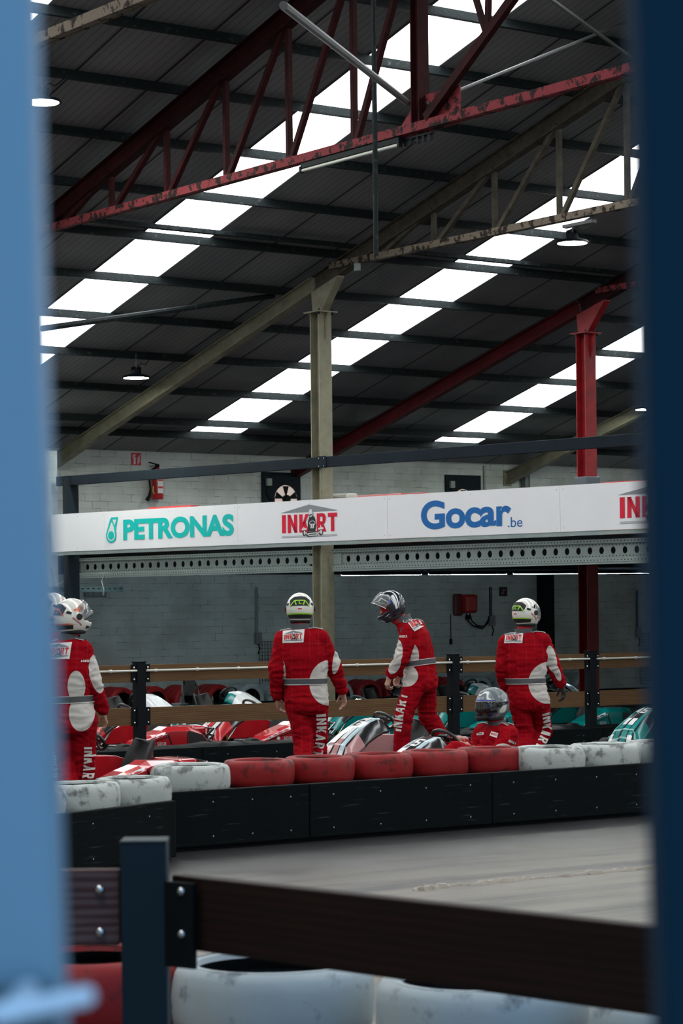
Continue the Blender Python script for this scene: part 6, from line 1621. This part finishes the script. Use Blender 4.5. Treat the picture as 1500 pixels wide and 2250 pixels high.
# fourth driver: back turned, looking right, gloved hand
build_person('person in red race suit with a black glove, back turned, helmet turned right', 1157, 23.9,
    dict(head=(1155, 1347, 0), neck=(1149, 1390, 0), shL=(1113, 1412, 0), shR=(1191, 1408, 0), elL=(1104, 1468, .02), elR=(1214, 1463, .05), wrL=(1108, 1512, .10), wrR=(1232, 1503, .12), hdL=(1112, 1540, .2), hdR=(1240, 1530, .15),
         waist=(1156, 1496, 0), hpL=(1141, 1540, 0), hpR=(1183, 1540, 0), knL=(1152, 1612, .05), knR=(1192, 1606, .20), anL=(1150, 1690, -.25), anR=(1158, 1672, -.05)),
    dict(style='lime', yaw=AWAY-.85, tilt=.04, k=.99, open=0), (('L', .5), ('R', .6)), facing=AWAY-.3, k=1.02, seed=2,
    white=[(1204, 1500, 46, 46, 0, 0), (1211, 1448, 11, 30, -.18, 1), (1224, 1478, 7, 20, -.35, 1)],
    patch=((1110, 1389), (1148, 1388), (1145, 1413), (1106, 1413)), legtext=[([(1200, 1566), (1205, 1590), (1201, 1612), (1184, 1645)], 21, 1, 'INKART', 0)], glove='R')
# third driver: dark helmet, side on, walking left
build_person('person in red race suit and dark helmet, side on, walking left with bowed head', 908, 23.7,
    dict(head=(857, 1332, .05), neck=(885, 1363, .05), shL=(899, 1388, -.10), shR=(917, 1382, .20), elL=(882, 1446, -.16), elR=(893, 1450, .30), wrL=(858, 1482, -.12), wrR=(877, 1478, .25), hdL=(849, 1508, -.1), hdR=(870, 1500, .22),
         waist=(922, 1456, .04), hpL=(912, 1500, -.06), hpR=(934, 1500, .10), knL=(886, 1572, -.12), knR=(939, 1574, .16), anL=(876, 1690, -.10), anR=(990, 1646, .22)),
    dict(style='dark', yaw=PI+.12, tilt=.42, k=1.02, open=.95), (('L', .75), ('R', .7)), facing=PI-.5, k=1.03, seed=3, cuffs=False,
    white=[(871, 1432, 12, 28, .05, 1), (866, 1462, 11, 20, .5, 1), (905, 1440, 14, 25, 0, 0), (890, 1484, 27, 24, 0, 0)], grey=[(876, 1381, 6, 8, 0, 1)],
    patch=((890, 1362), (912, 1350), (931, 1376), (908, 1387)), legtext=[([(869, 1604), (874, 1565), (884, 1522)], 23, 1, 'INKART', 0), ([(872, 1399), (893, 1398)], 4.5, 1, 'ARROXX', 1)])
# first driver, near the door
build_person('person in red race suit nearest the blue door, orange-lined helmet facing right', 160, 19.3,
    dict(head=(158, 1356, .0), neck=(150, 1404, 0), shL=(116, 1432, .05), shR=(181, 1428, -.02), elL=(108, 1500, .12), elR=(203, 1497, -.03), wrL=(125, 1560, .25), wrR=(226, 1562, .10), hdL=(130, 1590, .3), hdR=(233, 1592, .14),
         waist=(150, 1537, 0), hpL=(142, 1590, .03), hpR=(182, 1590, -.03), knL=(150, 1682, .05), knR=(186, 1684, .05), anL=(148, 1775, -.2), anR=(190, 1785, .1)),
    dict(style='orange', yaw=AWAY-1.05, tilt=.0, k=1.0, open=.55), (('L', .5), ('R', .5)), facing=AWAY-.5, k=.99, seed=4, cuffmat=M_redbox,
    white=[(183, 1566, 27, 39, 0, 0), (172, 1507, 19, 34, 0, 0), (212, 1480, 13, 44, -.22, 1)],
    patch=((104, 1414), (161, 1411), (157, 1447), (102, 1449)), legtext=[([(199, 1640), (197, 1680), (191, 1725)], 23, 1, 'INKART', 0), ([(181, 1452), (205, 1452)], 5, 1, 'ARROXX', 1)])
# the driver half hidden behind the first one
build_person('person in red race suit almost hidden between the blue door and another driver', 104, 20.6,
    dict(head=(116, 1341, 0), neck=(110, 1386, 0), shL=(72, 1412, 0), shR=(124, 1416, 0), elL=(62, 1470, 0), elR=(120, 1478, .05), wrL=(66, 1530, .1), wrR=(118, 1535, .15), hdL=(68, 1560, .12), hdR=(118, 1560, .2),
         waist=(92, 1512, 0), hpL=(84, 1560, 0), hpR=(112, 1560, 0), knL=(96, 1640, .2), knR=(118, 1642, -.1), anL=(90, 1735, .1), anR=(140, 1720, -.35)),
    dict(style='orange', yaw=AWAY-.7, tilt=0, k=1.0), (('L', .5), ('R', .5)), facing=AWAY-.6, k=.99, seed=5,
    white=[(130, 1420, 16, 26, 0, 1)], patch=((60, 1400), (112, 1398), (110, 1430), (60, 1430)), legtext=[([(122, 1650), (126, 1680), (134, 1715)], 20, 1, 'INKART', 0)])
# fifth: seated in the kart
def chest(R, suit, sb, loc, P):
    for c, t in ((((1049, 1611), (1063, 1609), (1062, 1614), (1048, 1617)), ''), (((1078, 1606), (1093, 1609), (1089, 1620), (1074, 1615)), 'INKART')):
        tl, tr, br, bl = [loc(*q) for q in c]
        def q(u_, v_): z = tl.lerp(tr, u_).lerp(bl.lerp(br, u_), v_); return (z.x, z.z)
        Ls = [([[q(0, 0), q(1, 0), q(1, 1), q(0, 1)]], 0, .002)]
        if t:
            ps, W = word(t, 1, .15); Ls.append(([[q(.5+x/W*.8, .5-y*.45) for x, y in p] for p in ps], 1, .004))
        else: Ls.append(([[q(.15, .3), q(.85, .3), q(.7, .7), q(.3, .6)]], 2, .004))
        project('chest_patch', sb, Ls, (0, 0, 0), (1, 0, 0), (0, 0, 1), (0, 1, 0), [M_patch, M_pred, M_pblack], suit, cell=.02, off=.004, jump=.08)
build_person('seated person in red race suit and camouflage helmet, hands on a steering wheel', 1088, 21.95,
    dict(head=(1082, 1548, -.02), neck=(1092, 1592, 0), shL=(1118, 1611, -.14), shR=(1060, 1609, .14), elL=(1096, 1655, -.24), elR=(1040, 1650, .08), wrL=(1044, 1650, -.42), wrR=(1019, 1637, -.22), hdL=(1022, 1640, -.46), hdR=(1002, 1626, -.30),
         waist=(1098, 1660, 0), hpL=(1106, 1690, -.12), hpR=(1094, 1690, .10), knL=(1000, 1650, -.62), knR=(985, 1650, -.36), anL=(935, 1712, -.85), anR=(925, 1712, -.62)),
    dict(style='camo', yaw=PI+.50, tilt=.08, k=1.04), (('L', 1.15), ('R', 1.15)), facing=PI+.64, k=.98, seed=6, cuffs=False, seated=True, belt=False,
    white=[(1100, 1652, 26, 22, 0, 1), (1036, 1651, 16, 16, 0, 1)], extra=chest, legtext=[([(1112, 1624), (1130, 1632)], 5, 1, 'ARROXX', 1)])
